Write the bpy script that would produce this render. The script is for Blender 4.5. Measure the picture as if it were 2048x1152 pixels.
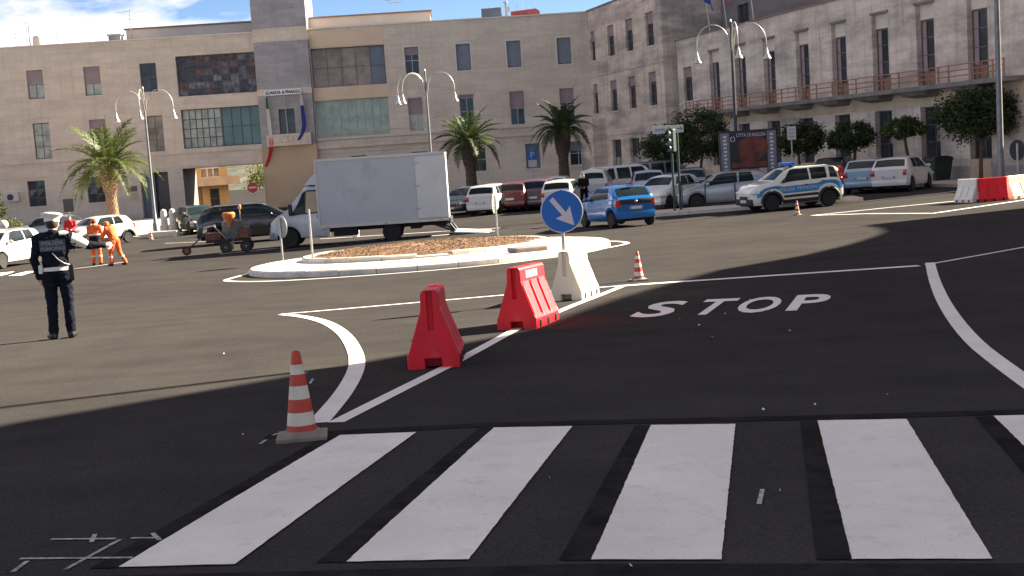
import bpy, bmesh, math, random
from mathutils import Vector, Matrix, Quaternion
R = math.radians
PI = math.pi
scene = bpy.context.scene
for o in list(bpy.data.objects):
    bpy.data.objects.remove(o, do_unlink=True)
COL = scene.collection
random.seed(7)

# ------------------------------------------------------------------ camera
FPX = 2560.0                      # focal length in pixels of the 2048 wide photograph
PITCH, ROLL, ZC = R(5.96), R(3.8), 2.9
_f = Vector((0, math.cos(PITCH), -math.sin(PITCH)))
_r0 = Vector((1, 0, 0)); _u0 = Vector((0, math.sin(PITCH), math.cos(PITCH)))
CR = _r0*math.cos(ROLL) - _u0*math.sin(ROLL)
CU = _r0*math.sin(ROLL) + _u0*math.cos(ROLL)
cam_data = bpy.data.cameras.new('camera')
cam = bpy.data.objects.new('camera', cam_data); COL.objects.link(cam)
cam.matrix_world = Matrix(((CR.x, CU.x, -_f.x, 0), (CR.y, CU.y, -_f.y, 0), (CR.z, CU.z, -_f.z, ZC), (0, 0, 0, 1)))
cam_data.sensor_width = 36.0
cam_data.lens = 36.0*FPX/2048.0
cam_data.clip_start = 0.1; cam_data.clip_end = 3000
scene.camera = cam

# ------------------------------------------------------------------ sky, sun, exposure
SUN_AZ, SUN_EL = R(25.0), R(28.5)          # azimuth from +X towards +Y
SUNV = Vector((math.cos(SUN_AZ)*math.cos(SUN_EL), math.sin(SUN_AZ)*math.cos(SUN_EL), math.sin(SUN_EL)))
world = bpy.data.worlds.new('World'); scene.world = world; world.use_nodes = True
wn, wl = world.node_tree.nodes, world.node_tree.links
wn.clear()
wo = wn.new('ShaderNodeOutputWorld'); bg = wn.new('ShaderNodeBackground')
sky = wn.new('ShaderNodeTexSky'); sky.sky_type = 'NISHITA'; sky.sun_disc = False
sky.sun_elevation = SUN_EL; sky.sun_rotation = R(90) - SUN_AZ
sky.altitude = 2800; sky.air_density = 0.5; sky.dust_density = 0.0; sky.ozone_density = 2.2
tc = wn.new('ShaderNodeTexCoord'); mp = wn.new('ShaderNodeMapping'); mp.inputs['Scale'].default_value = (1.0, 1.0, 3.2)
mp.inputs['Location'].default_value = (3.7, 1.88, 4.76)
nz = wn.new('ShaderNodeTexNoise'); nz.inputs['Scale'].default_value = 2.6; nz.inputs['Detail'].default_value = 7; nz.inputs['Roughness'].default_value = 0.58
rp = wn.new('ShaderNodeValToRGB'); rp.color_ramp.elements[0].position = 0.50; rp.color_ramp.elements[1].position = 0.74
mxc = wn.new('ShaderNodeMixRGB'); mxc.inputs['Color2'].default_value = (12.5, 12.2, 12.4, 1)
mfac = wn.new('ShaderNodeMath'); mfac.operation = 'MULTIPLY'; mfac.inputs[1].default_value = 0.8
wl.new(tc.outputs['Generated'], mp.inputs['Vector']); wl.new(mp.outputs['Vector'], nz.inputs['Vector'])
wl.new(nz.outputs['Fac'], rp.inputs['Fac']); wl.new(rp.outputs['Color'], mfac.inputs[0])
wl.new(mfac.outputs[0], mxc.inputs['Fac']); sk = wn.new('ShaderNodeMixRGB'); sk.blend_type = 'MULTIPLY'; sk.inputs['Fac'].default_value = 1.0; sk.inputs['Color2'].default_value = (0.70, 0.80, 0.84, 1)
wl.new(sky.outputs['Color'], sk.inputs['Color1']); wl.new(sk.outputs['Color'], mxc.inputs['Color1'])
wb = wn.new('ShaderNodeMixRGB'); wb.blend_type = 'MULTIPLY'; wb.inputs['Fac'].default_value = 1.0; wb.inputs['Color2'].default_value = (1.18, 0.97, 0.80, 1)   # the camera's warm white balance
wl.new(mxc.outputs['Color'], wb.inputs['Color1']); wl.new(wb.outputs['Color'], bg.inputs['Color']); wl.new(bg.outputs['Background'], wo.inputs['Surface'])
bg.inputs['Strength'].default_value = 0.06
sd = bpy.data.lights.new('sun', 'SUN'); sd.energy = 5.0; sd.angle = R(0.53); sd.color = (1.0, 0.86, 0.68)
sun = bpy.data.objects.new('sun', sd); COL.objects.link(sun)
sun.rotation_mode = 'QUATERNION'; sun.rotation_quaternion = SUNV.to_track_quat('Z', 'Y'); sun.location = (40, 20, 60)
scene.view_settings.view_transform = 'Standard'; scene.view_settings.look = 'None'
scene.view_settings.gamma = 1.0; scene.view_settings.use_curve_mapping = False
scene.view_settings.exposure = 2.42
scene.render.engine = 'CYCLES'

# ------------------------------------------------------------------ terrain height and picking points of it
KD = [(-60, 1.1), (0, 1.48), (5, 1.61), (8, 1.70), (18, 2.10), (30, 2.50), (45, 2.86), (60, 2.92), (100, 2.88), (900, 2.88)]
def _lin(t):
    if t <= KD[0][0]: return KD[0][1]
    for (a, b), (c, e) in zip(KD, KD[1:]):
        if t <= c: return b + (e-b)*(t-a)/(c-a)
    return KD[-1][1]
def _pd(d): return sum(_lin(d + 0.75*k) for k in range(-4, 5))/9
def sm(t, a, b):
    t = min(1, max(0, (t-a)/(b-a))); return t*t*(3-2*t)
def g(x, y):
    xx = max(-40, min(40, x))
    return ZC - (_pd(y) - 0.012*xx*sm(y, 4, 40))
def ray(px, py): return _f + CR*((px-1024)/FPX) + CU*((576-py)/FPX)
def gp(px, py):                    # the ground point under a place in the photograph
    r = ray(px, py); t = 0.5; st = 0.25; prev = t
    while t < 400 and ZC + r.z*t > g(r.x*t, r.y*t):
        prev = t; t += st; st *= 1.02
    lo, hi = prev, t
    for _ in range(36):
        m = (lo+hi)/2
        if ZC + r.z*m <= g(r.x*m, r.y*m): hi = m
        else: lo = m
    return Vector((r.x*hi, r.y*hi, g(r.x*hi, r.y*hi)))
def ptY(px, py, Y):                # the point of that sight line at the distance Y
    r = ray(px, py); t = Y/r.y
    return Vector((r.x*t, Y, ZC + r.z*t))
def gy(px, Y, py=400):             # ground point at the distance Y
    for _ in range(6):
        p = ptY(px, py, Y); z = g(p.x, Y)
        d = Vector((p.x, Y, z-ZC)); py = 576 - FPX*d.dot(CU)/d.dot(_f)
    return Vector((p.x, Y, g(p.x, Y)))

# ------------------------------------------------------------------ mesh building
class MB:
    def __init__(s): s.v = []; s.f = []; s.m = []
    def add(s, vs, fs, m=0, M=None):
        n = len(s.v)
        s.v += [tuple(M @ Vector(v)) if M else tuple(v) for v in vs]
        s.f += [tuple(i+n for i in f) for f in fs]; s.m += [m]*len(fs)
        return s
    def poly(s, pts, m=0): return s.add(pts, [tuple(range(len(pts)))], m)
    def box(s, a, b, m=0, M=None):
        x0, y0, z0 = a; x1, y1, z1 = b
        return s.add([(x0,y0,z0),(x1,y0,z0),(x1,y1,z0),(x0,y1,z0),(x0,y0,z1),(x1,y0,z1),(x1,y1,z1),(x0,y1,z1)],
                     [(0,3,2,1),(4,5,6,7),(0,1,5,4),(1,2,6,5),(2,3,7,6),(3,0,4,7)], m, M)
    def cbox(s, c, sz, m=0, M=None):
        return s.box([c[i]-sz[i]/2 for i in range(3)], [c[i]+sz[i]/2 for i in range(3)], m, M)
    def bbox(s, a, b, bev=0.02, m=0, M=None):          # box with chamfered edges
        bm = bmesh.new(); bmesh.ops.create_cube(bm, size=1)
        for v in bm.verts:
            v.co = Vector([(a[i]+b[i])/2 + v.co[i]*(b[i]-a[i]) for i in range(3)])
        bmesh.ops.bevel(bm, geom=list(bm.edges), offset=bev, segments=2, affect='EDGES', profile=0.6)
        bm.verts.index_update()
        s.add([v.co[:] for v in bm.verts], [[v.index for v in f.verts] for f in bm.faces], m, M); bm.free(); return s
    def tube(s, path, r, n=8, m=0, caps=True, M=None):
        path = [Vector(p) for p in path]; k = len(path)
        rs = r if isinstance(r, (list, tuple)) else [r]*k
        vs = []; ref = None
        for i, p in enumerate(path):
            t = (path[min(i+1, k-1)] - path[max(i-1, 0)]).normalized()
            if ref is None: ref = Vector((0,0,1)) if abs(t.z) < 0.9 else Vector((1,0,0))
            a = t.cross(ref).normalized(); b = t.cross(a).normalized(); ref = -b if False else ref
            for j in range(n):
                an = 2*PI*j/n
                vs.append(p + (a*math.cos(an) + b*math.sin(an))*rs[i])
        fs = []
        for i in range(k-1):
            for j in range(n):
                fs.append((i*n+j, i*n+(j+1)%n, (i+1)*n+(j+1)%n, (i+1)*n+j))
        if caps: fs += [tuple(range(n-1, -1, -1)), tuple((k-1)*n+j for j in range(n))]
        return s.add(vs, fs, m, M)
    def lathe(s, prof, n=16, o=(0,0,0), m=0, M=None):   # profile of (radius, z)
        vs = []; fs = []; k = len(prof)
        for r, z in prof:
            for j in range(n):
                a = 2*PI*j/n; vs.append((o[0]+r*math.cos(a), o[1]+r*math.sin(a), o[2]+z))
        for i in range(k-1):
            for j in range(n): fs.append((i*n+j, i*n+(j+1)%n, (i+1)*n+(j+1)%n, (i+1)*n+j))
        fs += [tuple(range(n-1, -1, -1)), tuple((k-1)*n+j for j in range(n))]
        return s.add(vs, fs, m, M)
    def ell(s, c, r, nu=12, nv=8, m=0, M=None):
        vs = []; fs = []
        for i in range(nv+1):
            ph = PI*i/nv
            for j in range(nu):
                a = 2*PI*j/nu
                vs.append((c[0]+r[0]*math.sin(ph)*math.cos(a), c[1]+r[1]*math.sin(ph)*math.sin(a), c[2]-r[2]*math.cos(ph)))
        for i in range(nv):
            for j in range(nu): fs.append((i*nu+j, i*nu+(j+1)%nu, (i+1)*nu+(j+1)%nu, (i+1)*nu+j))
        return s.add(vs, fs, m, M)
    def prism(s, pts, y0, y1, m=0, M=None):              # outline in x, z pushed along y
        n = len(pts)
        vs = [(x, y0, z) for x, z in pts] + [(x, y1, z) for x, z in pts]
        fs = [tuple(range(n)), tuple(range(2*n-1, n-1, -1))] + [(i, i+n, (i+1)%n+n, (i+1)%n) for i in range(n)]
        return s.add(vs, fs, m, M)
    def prismz(s, pts, z0, z1, m=0, M=None):             # outline in x, y pushed along z
        n = len(pts)
        vs = [(x, y, z0) for x, y in pts] + [(x, y, z1) for x, y in pts]
        fs = [tuple(range(n-1, -1, -1)), tuple(range(n, 2*n))] + [(i, (i+1)%n, (i+1)%n+n, i+n) for i in range(n)]
        return s.add(vs, fs, m, M)
    def mesh(s, name, mats, smooth=False, ang=40, fix=True):
        me = bpy.data.meshes.new(name); me.from_pydata([tuple(v) for v in s.v], [], s.f)
        for mt in (mats if isinstance(mats, (list, tuple)) else [mats]): me.materials.append(mt)
        me.polygons.foreach_set('material_index', s.m)
        if fix:
            bm = bmesh.new(); bm.from_mesh(me); bmesh.ops.remove_doubles(bm, verts=bm.verts, dist=1e-5)
            bmesh.ops.recalc_face_normals(bm, faces=bm.faces); bm.to_mesh(me); bm.free()
        if smooth:
            me.polygons.foreach_set('use_smooth', [True]*len(me.polygons))
            if ang < 180: me.set_sharp_from_angle(angle=R(ang))
        me.update(); return me
    def build(s, name, mats, parent=None, smooth=False, ang=40, loc=None, rz=None, fix=True):
        o = bpy.data.objects.new(name, s.mesh(name, mats, smooth, ang, fix)); COL.objects.link(o)
        if parent: o.parent = parent
        if loc is not None: o.location = loc
        if rz is not None: o.rotation_euler = (0, 0, rz)
        return o
def tag(o, label=None, cat=None, group=None, kind=None):
    if label: o['label'] = label
    if cat: o['category'] = cat
    if group: o['group'] = group
    if kind: o['kind'] = kind
    return o
def thing(name, label, cat, loc=(0,0,0), rz=0, group=None):
    o = bpy.data.objects.new(name, None); COL.objects.link(o); o.empty_display_size = 0.3
    o.location = loc; o.rotation_euler = (0, 0, rz)
    return tag(o, label, cat, group)
def copy_tree(o, parent=None):
    c = o.copy(); COL.objects.link(c); c.parent = parent
    for ch in [k for k in o.children]: copy_tree(ch, c)
    return c
def on_slope(o, x, y, heading, dz=0.0):                 # stands on the ground, leaning with it
    e = 0.8
    n = Vector((-(g(x+e, y)-g(x-e, y))/(2*e), -(g(x, y+e)-g(x, y-e))/(2*e), 1)).normalized()
    f = Vector((math.cos(heading), math.sin(heading), 0)); f = (f - n*f.dot(n)).normalized(); l = n.cross(f)
    M = Matrix((f, l, n)).transposed()
    o.rotation_mode = 'XYZ'; o.rotation_euler = M.to_euler(); o.location = (x, y, g(x, y)+dz)
def rotm(ax, an): return Matrix.Rotation(an, 4, ax)
def trm(x, y, z): return Matrix.Translation((x, y, z))
def text_geo(txt, size=1.0, ext=0.0, align='CENTER', shear=0, bold=0.0):
    cu = bpy.data.curves.new('t', 'FONT'); cu.body = txt; cu.size = size; cu.extrude = ext; cu.align_x = align; cu.shear = shear
    cu.resolution_u = 4; cu.offset = bold
    ob = bpy.data.objects.new('t', cu); COL.objects.link(ob)
    bpy.context.view_layer.update()
    me = bpy.data.meshes.new_from_object(ob.evaluated_get(bpy.context.evaluated_depsgraph_get()))
    vs = [v.co[:] for v in me.vertices]; fs = [tuple(p.vertices) for p in me.polygons]
    bpy.data.objects.remove(ob); bpy.data.curves.remove(cu); bpy.data.meshes.remove(me)
    return vs, fs
UPRIGHT = rotm('X', PI/2)            # text lying in xy stood up facing -y

# ------------------------------------------------------------------ materials
def _new(name):
    m = bpy.data.materials.new(name); m.use_nodes = True
    nt = m.node_tree; b = nt.nodes['Principled BSDF']
    return m, nt, nt.nodes, nt.links, b
def c4(c): return (c[0], c[1], c[2], 1)
def mul(c, k): return tuple(max(0, min(1, x*k)) for x in c)
def pm(name, col, rough=0.6, metal=0.0, var=0.12, scale=4.0, bump=0.0, bscale=None, coat=0.0, spec=0.5, coord='Object', trans=0.0, detail=4, dirt=None):
    m, nt, N, L, b = _new(name)
    b.inputs['Roughness'].default_value = rough; b.inputs['Metallic'].default_value = metal
    b.inputs['Specular IOR Level'].default_value = spec
    if coat: b.inputs['Coat Weight'].default_value = coat; b.inputs['Coat Roughness'].default_value = 0.06
    t = N.new('ShaderNodeTexCoord'); n = N.new('ShaderNodeTexNoise'); n.inputs['Scale'].default_value = scale; n.inputs['Detail'].default_value = detail
    L.new(t.outputs[coord], n.inputs['Vector'])
    r = N.new('ShaderNodeValToRGB'); r.color_ramp.elements[0].position = 0.3; r.color_ramp.elements[1].position = 0.7
    r.color_ramp.elements[0].color = c4(mul(col, 1-var)); r.color_ramp.elements[1].color = c4(mul(col, 1+var))
    L.new(n.outputs['Fac'], r.inputs['Fac']); out = r.outputs['Color']
    if dirt:                                             # (colour, scale, low, high): blotches of dirt
        n2 = N.new('ShaderNodeTexNoise'); n2.inputs['Scale'].default_value = dirt[1]; n2.inputs['Detail'].default_value = 6; n2.inputs['Roughness'].default_value = 0.65
        L.new(t.outputs[coord], n2.inputs['Vector'])
        r2 = N.new('ShaderNodeMapRange'); r2.inputs['From Min'].default_value = dirt[2]; r2.inputs['From Max'].default_value = dirt[3]
        L.new(n2.outputs['Fac'], r2.inputs['Value'])
        mx = N.new('ShaderNodeMixRGB'); mx.inputs['Color2'].default_value = c4(dirt[0]); L.new(r2.outputs['Result'], mx.inputs['Fac']); L.new(out, mx.inputs['Color1']); out = mx.outputs['Color']
    L.new(out, b.inputs['Base Color'])
    if bump:
        nb = N.new('ShaderNodeTexNoise'); nb.inputs['Scale'].default_value = bscale or scale*8; nb.inputs['Detail'].default_value = 5
        L.new(t.outputs[coord], nb.inputs['Vector']); bp = N.new('ShaderNodeBump'); bp.inputs['Strength'].default_value = bump; bp.inputs['Distance'].default_value = 0.02
        L.new(nb.outputs['Fac'], bp.inputs['Height']); L.new(bp.outputs['Normal'], b.inputs['Normal'])
    if trans:
        b.inputs['Transmission Weight'].default_value = trans
    return m
def stone_mat(name, col, col2, bw=0.9, bh=0.42, var=0.10, stain=0.35, stain_col=(0.16,0.13,0.12)):
    # slabs in courses: object x along the wall, z up
    m, nt, N, L, b = _new(name)
    t = N.new('ShaderNodeTexCoord'); sp = N.new('ShaderNodeSeparateXYZ'); cb = N.new('ShaderNodeCombineXYZ')
    L.new(t.outputs['Object'], sp.inputs[0])
    ad = N.new('ShaderNodeMath'); ad.operation = 'ADD'; L.new(sp.outputs['X'], ad.inputs[0]); L.new(sp.outputs['Y'], ad.inputs[1])
    L.new(ad.outputs[0], cb.inputs['X']); L.new(sp.outputs['Z'], cb.inputs['Y'])
    br = N.new('ShaderNodeTexBrick'); br.inputs['Scale'].default_value = 1.0; br.inputs['Brick Width'].default_value = bw; br.inputs['Row Height'].default_value = bh
    br.inputs['Mortar Size'].default_value = 0.008; br.inputs['Mortar Smooth'].default_value = 0.3; br.inputs['Bias'].default_value = 0.0
    br.inputs['Color1'].default_value = c4(mul(col, 1+var*0.8)); br.inputs['Color2'].default_value = c4(mul(col2, 1-var)); br.inputs['Mortar'].default_value = c4(mul(col2, 0.84))
    L.new(cb.outputs[0], br.inputs['Vector'])
    mp_ = N.new('ShaderNodeMapping'); mp_.inputs['Scale'].default_value = (0.35, 0.35, 1.6); L.new(t.outputs['Object'], mp_.inputs['Vector'])
    n = N.new('ShaderNodeTexNoise'); n.inputs['Scale'].default_value = 0.5; n.inputs['Detail'].default_value = 9; n.inputs['Roughness'].default_value = 0.68
    L.new(mp_.outputs['Vector'], n.inputs['Vector'])
    mr = N.new('ShaderNodeMapRange'); mr.inputs['From Min'].default_value = 0.44; mr.inputs['From Max'].default_value = 0.62; mr.inputs['To Max'].default_value = stain
    L.new(n.outputs['Fac'], mr.inputs['Value'])
    mx = N.new('ShaderNodeMixRGB'); mx.inputs['Color2'].default_value = c4(stain_col); L.new(mr.outputs['Result'], mx.inputs['Fac']); L.new(br.outputs['Color'], mx.inputs['Color1'])
    mq = N.new('ShaderNodeMapping'); mq.inputs['Scale'].default_value = (1.6, 1.6, 0.14); L.new(t.outputs['Object'], mq.inputs['Vector'])
    ns = N.new('ShaderNodeTexNoise'); ns.inputs['Scale'].default_value = 1.2; ns.inputs['Detail'].default_value = 8; ns.inputs['Roughness'].default_value = 0.7; L.new(mq.outputs['Vector'], ns.inputs['Vector'])
    mz = N.new('ShaderNodeMapRange'); mz.inputs['From Min'].default_value = 0.50; mz.inputs['From Max'].default_value = 0.72; mz.inputs['To Max'].default_value = stain*0.9; L.new(ns.outputs['Fac'], mz.inputs['Value'])
    mx0 = mx; mx = N.new('ShaderNodeMixRGB'); mx.inputs['Color2'].default_value = c4(stain_col); L.new(mz.outputs['Result'], mx.inputs['Fac']); L.new(mx0.outputs['Color'], mx.inputs['Color1'])
    n3 = N.new('ShaderNodeTexNoise'); n3.inputs['Scale'].default_value = 6; n3.inputs['Detail'].default_value = 8; L.new(t.outputs['Object'], n3.inputs['Vector'])
    m3 = N.new('ShaderNodeMapRange'); m3.inputs['To Min'].default_value = 0.84; m3.inputs['To Max'].default_value = 1.14; L.new(n3.outputs['Fac'], m3.inputs['Value'])
    vm = N.new('ShaderNodeVectorMath'); vm.operation = 'SCALE'; L.new(mx.outputs['Color'], vm.inputs[0]); L.new(m3.outputs['Result'], vm.inputs['Scale'])
    L.new(vm.outputs['Vector'], b.inputs['Base Color'])
    b.inputs['Roughness'].default_value = 0.85; b.inputs['Specular IOR Level'].default_value = 0.25
    bp = N.new('ShaderNodeBump'); bp.inputs['Strength'].default_value = 0.35; bp.inputs['Distance'].default_value = 0.02
    iv = N.new('ShaderNodeMath'); iv.operation = 'MULTIPLY_ADD'; iv.inputs[1].default_value = -1.0; iv.inputs[2].default_value = 1.0
    L.new(br.outputs['Fac'], iv.inputs[0]); L.new(iv.outputs[0], bp.inputs['Height']); L.new(bp.outputs['Normal'], b.inputs['Normal'])
    return m
def glass_mat(name, col=(0.02,0.03,0.035), rough=0.06, var=0.3, scale=1.2):
    m = pm(name, col, rough, 0, var, scale, spec=0.3); return m
M = {}
M['paint_white'] = pm('road_paint', (0.80,0.755,0.70), 0.7, var=0.05, scale=2.2, bump=0.2, bscale=60, dirt=((0.44,0.41,0.38), 5.0, 0.56, 0.95))
def road_paint_mat():
    m, nt, N, L, b = _new('road_paint'); t = N.new('ShaderNodeTexCoord')
    def nz_(sc, d=5, r=0.6, out='Fac'):
        n = N.new('ShaderNodeTexNoise'); n.inputs['Scale'].default_value = sc; n.inputs['Detail'].default_value = d; n.inputs['Roughness'].default_value = r; L.new(t.outputs['Object'], n.inputs['Vector']); return n.outputs[out]
    r1 = N.new('ShaderNodeValToRGB'); r1.color_ramp.elements[0].position = 0.3; r1.color_ramp.elements[1].position = 0.7; r1.color_ramp.elements[0].color = (0.70,0.66,0.61,1); r1.color_ramp.elements[1].color = (0.84,0.79,0.735,1); L.new(nz_(1.4), r1.inputs['Fac'])
    def layer(src, fac, lo, hi, col, mx_):
        mr = N.new('ShaderNodeMapRange'); mr.inputs['From Min'].default_value = lo; mr.inputs['From Max'].default_value = hi; mr.inputs['To Max'].default_value = mx_; L.new(fac, mr.inputs['Value'])
        k = N.new('ShaderNodeMixRGB'); k.inputs['Color2'].default_value = c4(col); L.new(mr.outputs['Result'], k.inputs['Fac']); L.new(src, k.inputs['Color1']); return k.outputs['Color']
    c = layer(r1.outputs['Color'], nz_(6.0, 7, 0.7), 0.54, 0.92, (0.42,0.39,0.36), 0.7)
    c = layer(c, nz_(130, 3, 0.6), 0.60, 0.72, (0.16,0.15,0.14), 0.55)
    c = layer(c, nz_(38, 5, 0.7), 0.66, 0.72, (0.05,0.048,0.046), 0.85)
    L.new(c, b.inputs['Base Color']); b.inputs['Roughness'].default_value = 0.75; b.inputs['Specular IOR Level'].default_value = 0.2
    bp = N.new('ShaderNodeBump'); bp.inputs['Strength'].default_value = 0.2; bp.inputs['Distance'].default_value = 0.004; L.new(nz_(90, 3), bp.inputs['Height']); L.new(bp.outputs['Normal'], b.inputs['Normal'])
    return m
M['paint_white'] = road_paint_mat()
M['paint_worn'] = pm('worn_road_paint', (0.62,0.61,0.60), 0.75, var=0.10, scale=3.0, dirt=((0.12,0.12,0.12), 7.0, 0.50, 0.78))
M['chalk'] = pm('chalk_mark', (0.42,0.41,0.40), 0.9, var=0.2, scale=20, dirt=((0.05,0.05,0.055), 30.0, 0.45, 0.7))
M['kerb'] = pm('kerb_stone', (0.62,0.58,0.50), 0.85, var=0.10, scale=3.0, bump=0.25, dirt=((0.30,0.27,0.22), 2.5, 0.52, 0.85))
M['paving'] = pm('concrete_paving', (0.50,0.43,0.36), 0.88, var=0.10, scale=1.2, bump=0.2, dirt=((0.24,0.20,0.16), 0.9, 0.5, 0.85))
M['soil'] = pm('soil', (0.18,0.10,0.05), 0.95, var=0.35, scale=5, bump=0.8, bscale=14)
M['mulch'] = pm('mulch', (0.17,0.10,0.052), 0.95, var=0.5, scale=9)
M['stone_a'] = stone_mat('pale_stone_slabs', (0.70,0.59,0.475), (0.665,0.56,0.45), 1.1, 0.46, 0.03, 0.28, (0.30,0.24,0.21))
M['stone_b'] = stone_mat('weathered_stone_slabs', (0.70,0.58,0.48), (0.66,0.545,0.45), 1.1, 0.46, 0.05, 0.72, (0.22,0.19,0.18))
M['stone_r'] = stone_mat('streaked_stone_slabs', (0.74,0.62,0.53), (0.70,0.585,0.50), 1.0, 0.42, 0.05, 0.66, (0.22,0.185,0.175))
M['stone_t'] = stone_mat('grey_tower_stone', (0.41,0.385,0.385), (0.37,0.345,0.345), 1.0, 0.36, 0.05, 0.35, (0.22,0.19,0.18))
M['stone_dark'] = stone_mat('dark_render', (0.19,0.175,0.175), (0.17,0.155,0.155), 1.6, 0.8, 0.06, 0.4, (0.10,0.10,0.105))
M['coping'] = pm('coping_stone', (0.70,0.63,0.54), 0.8, var=0.08, scale=1.5)
M['tan'] = pm('tan_plaster', (0.56,0.40,0.25), 0.85, var=0.06, scale=1.0)
M['ochre'] = pm('ochre_plaster', (0.56,0.43,0.30), 0.88, var=0.10, scale=0.9, dirt=((0.28,0.20,0.14), 0.8, 0.5, 0.85))
M['cream'] = pm('cream_plaster', (0.68,0.58,0.50), 0.88, var=0.05, scale=0.8)
M['brown_trim'] = pm('brown_trim', (0.24,0.16,0.12), 0.8, var=0.15, scale=2)
M['slab'] = pm('weathered_slab', (0.20,0.175,0.16), 0.9, var=0.25, scale=1.6, bump=0.3)
M['frame_brown'] = pm('brown_window_frame', (0.15,0.10,0.085), 0.6, var=0.15, scale=6)
M['frame_white'] = pm('pale_window_frame', (0.56,0.53,0.52), 0.55, var=0.08, scale=6)
M['frame_dark'] = pm('dark_window_frame', (0.07,0.065,0.07), 0.5, var=0.15, scale=6)
M['glass'] = glass_mat('window_glass', (0.035,0.045,0.055))
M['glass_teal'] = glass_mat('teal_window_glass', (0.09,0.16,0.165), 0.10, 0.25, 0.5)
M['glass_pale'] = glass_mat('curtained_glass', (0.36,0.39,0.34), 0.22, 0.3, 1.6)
M['glass_warm'] = glass_mat('painted_reflection_glass', (0.23,0.19,0.14), 0.12, 0.6, 1.1)  # yellowish reflection painted into the glass colour
M['blind'] = pm('roller_blind', (0.34,0.255,0.27), 0.7, var=0.08, scale=1.5)
M['blind_grey'] = pm('grey_roller_blind', (0.22,0.25,0.29), 0.65, var=0.08, scale=1.5)
M['blind_blue'] = pm('slate_roller_blind', (0.15,0.18,0.23), 0.65, var=0.10, scale=1.5)
M['wood_panel'] = pm('reddish_door_panel', (0.26,0.15,0.11), 0.65, var=0.15, scale=3)
M['rust'] = pm('rusty_rail', (0.36,0.16,0.10), 0.75, var=0.3, scale=8)
M['steel'] = pm('galvanised_steel', (0.42,0.42,0.42), 0.45, 0.7, var=0.12, scale=6)
M['steel_pale'] = pm('pale_lamp_metal', (0.52,0.49,0.45), 0.4, 0.3, var=0.08, scale=5)
M['steel_dark'] = pm('dark_metal', (0.045,0.05,0.055), 0.5, 0.4, var=0.2, scale=6)
M['black'] = pm('black_plastic', (0.018,0.018,0.02), 0.6, var=0.2, scale=8)
M['rubber'] = pm('tyre_rubber', (0.016,0.016,0.017), 0.85, var=0.2, scale=12)
M['rim'] = pm('wheel_rim', (0.42,0.43,0.44), 0.35, 0.7, var=0.1, scale=6)
M['carglass'] = pm('car_glass', (0.016,0.024,0.026), 0.10, 0, 0.5, 1.8, spec=0.22)
M['lamp_red'] = pm('red_lamp', (0.42,0.02,0.015), 0.15, var=0.15, scale=10, coat=0.6)
M['lamp_clear'] = pm('clear_lamp', (0.62,0.63,0.62), 0.12, var=0.15, scale=14, coat=0.8)
M['lamp_amber'] = pm('amber_lamp', (0.75,0.19,0.02), 0.18, var=0.12, scale=10, coat=0.5)
M['plate'] = pm('number_plate', (0.60,0.58,0.54), 0.5, var=0.08, scale=20)
M['under'] = pm('underbody', (0.012,0.012,0.013), 0.9, var=0.2, scale=6)
M['red_plastic'] = pm('red_barrier_plastic', (0.74,0.010,0.022), 0.5, var=0.10, scale=3, spec=0.4, dirt=((0.50,0.10,0.10), 11.0, 0.58, 0.85))
M['white_plastic'] = pm('white_barrier_plastic', (0.74,0.66,0.50), 0.5, var=0.06, scale=3, dirt=((0.48,0.34,0.17), 3.0, 0.56, 0.9))
M['white_plastic2'] = pm('clean_barrier_plastic', (0.74,0.70,0.64), 0.5, var=0.06, scale=3, dirt=((0.5,0.36,0.2), 3.0, 0.6, 0.95))
M['cone_red'] = pm('cone_red_band', (0.46,0.045,0.018), 0.55, var=0.15, scale=9, dirt=((0.28,0.06,0.04), 9, 0.55, 0.85))
M['cone_white'] = pm('cone_pale_band', (0.66,0.58,0.46), 0.6, var=0.10, scale=9, dirt=((0.32,0.27,0.21), 7, 0.52, 0.8))
M['cone_base'] = pm('cone_foot', (0.22,0.185,0.145), 0.8, var=0.2, scale=8)
M['sign_blue'] = pm('sign_blue', (0.006,0.12,0.46), 0.45, var=0.04, scale=3, coat=0.2)
M['sign_white'] = pm('sign_white', (0.58,0.56,0.56), 0.5, var=0.05, scale=4)
M['sign_red'] = pm('sign_red', (0.52,0.015,0.02), 0.45, var=0.06, scale=4)
M['sign_back'] = pm('sign_back', (0.34,0.37,0.35), 0.5, 0.4, var=0.1, scale=5)
M['green_metal'] = pm('dark_green_metal', (0.02,0.045,0.035), 0.5, var=0.2, scale=6)
M['navy'] = pm('navy_cloth', (0.010,0.012,0.020), 0.95, var=0.3, scale=18, bump=0.3, bscale=30, spec=0.1)
M['black_shoe'] = pm('black_leather', (0.012,0.011,0.011), 0.45, var=0.2, scale=20)
M['skin'] = pm('skin', (0.50,0.29,0.21), 0.6, var=0.08, scale=25)
M['hair'] = pm('dark_hair', (0.02,0.014,0.01), 0.7, var=0.3, scale=40)
M['white_cloth'] = pm('white_cloth', (0.70,0.67,0.62), 0.8, var=0.06, scale=20)
M['orange'] = pm('orange_hi_vis_cloth', (0.80,0.13,0.02), 0.8, var=0.15, scale=12)
M['reflect'] = pm('reflective_band', (0.62,0.62,0.60), 0.4, var=0.06, scale=20)
M['print_grey'] = pm('grey_lettering', (0.30,0.31,0.34), 0.5, var=0.1, scale=30)
M['bark'] = pm('bark', (0.11,0.075,0.055), 0.95, var=0.35, scale=6, bump=0.6)
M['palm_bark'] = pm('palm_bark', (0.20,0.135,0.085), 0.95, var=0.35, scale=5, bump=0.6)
M['palm_boot'] = pm('palm_leaf_stubs', (0.30,0.195,0.11), 0.9, var=0.3, scale=8)
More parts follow.
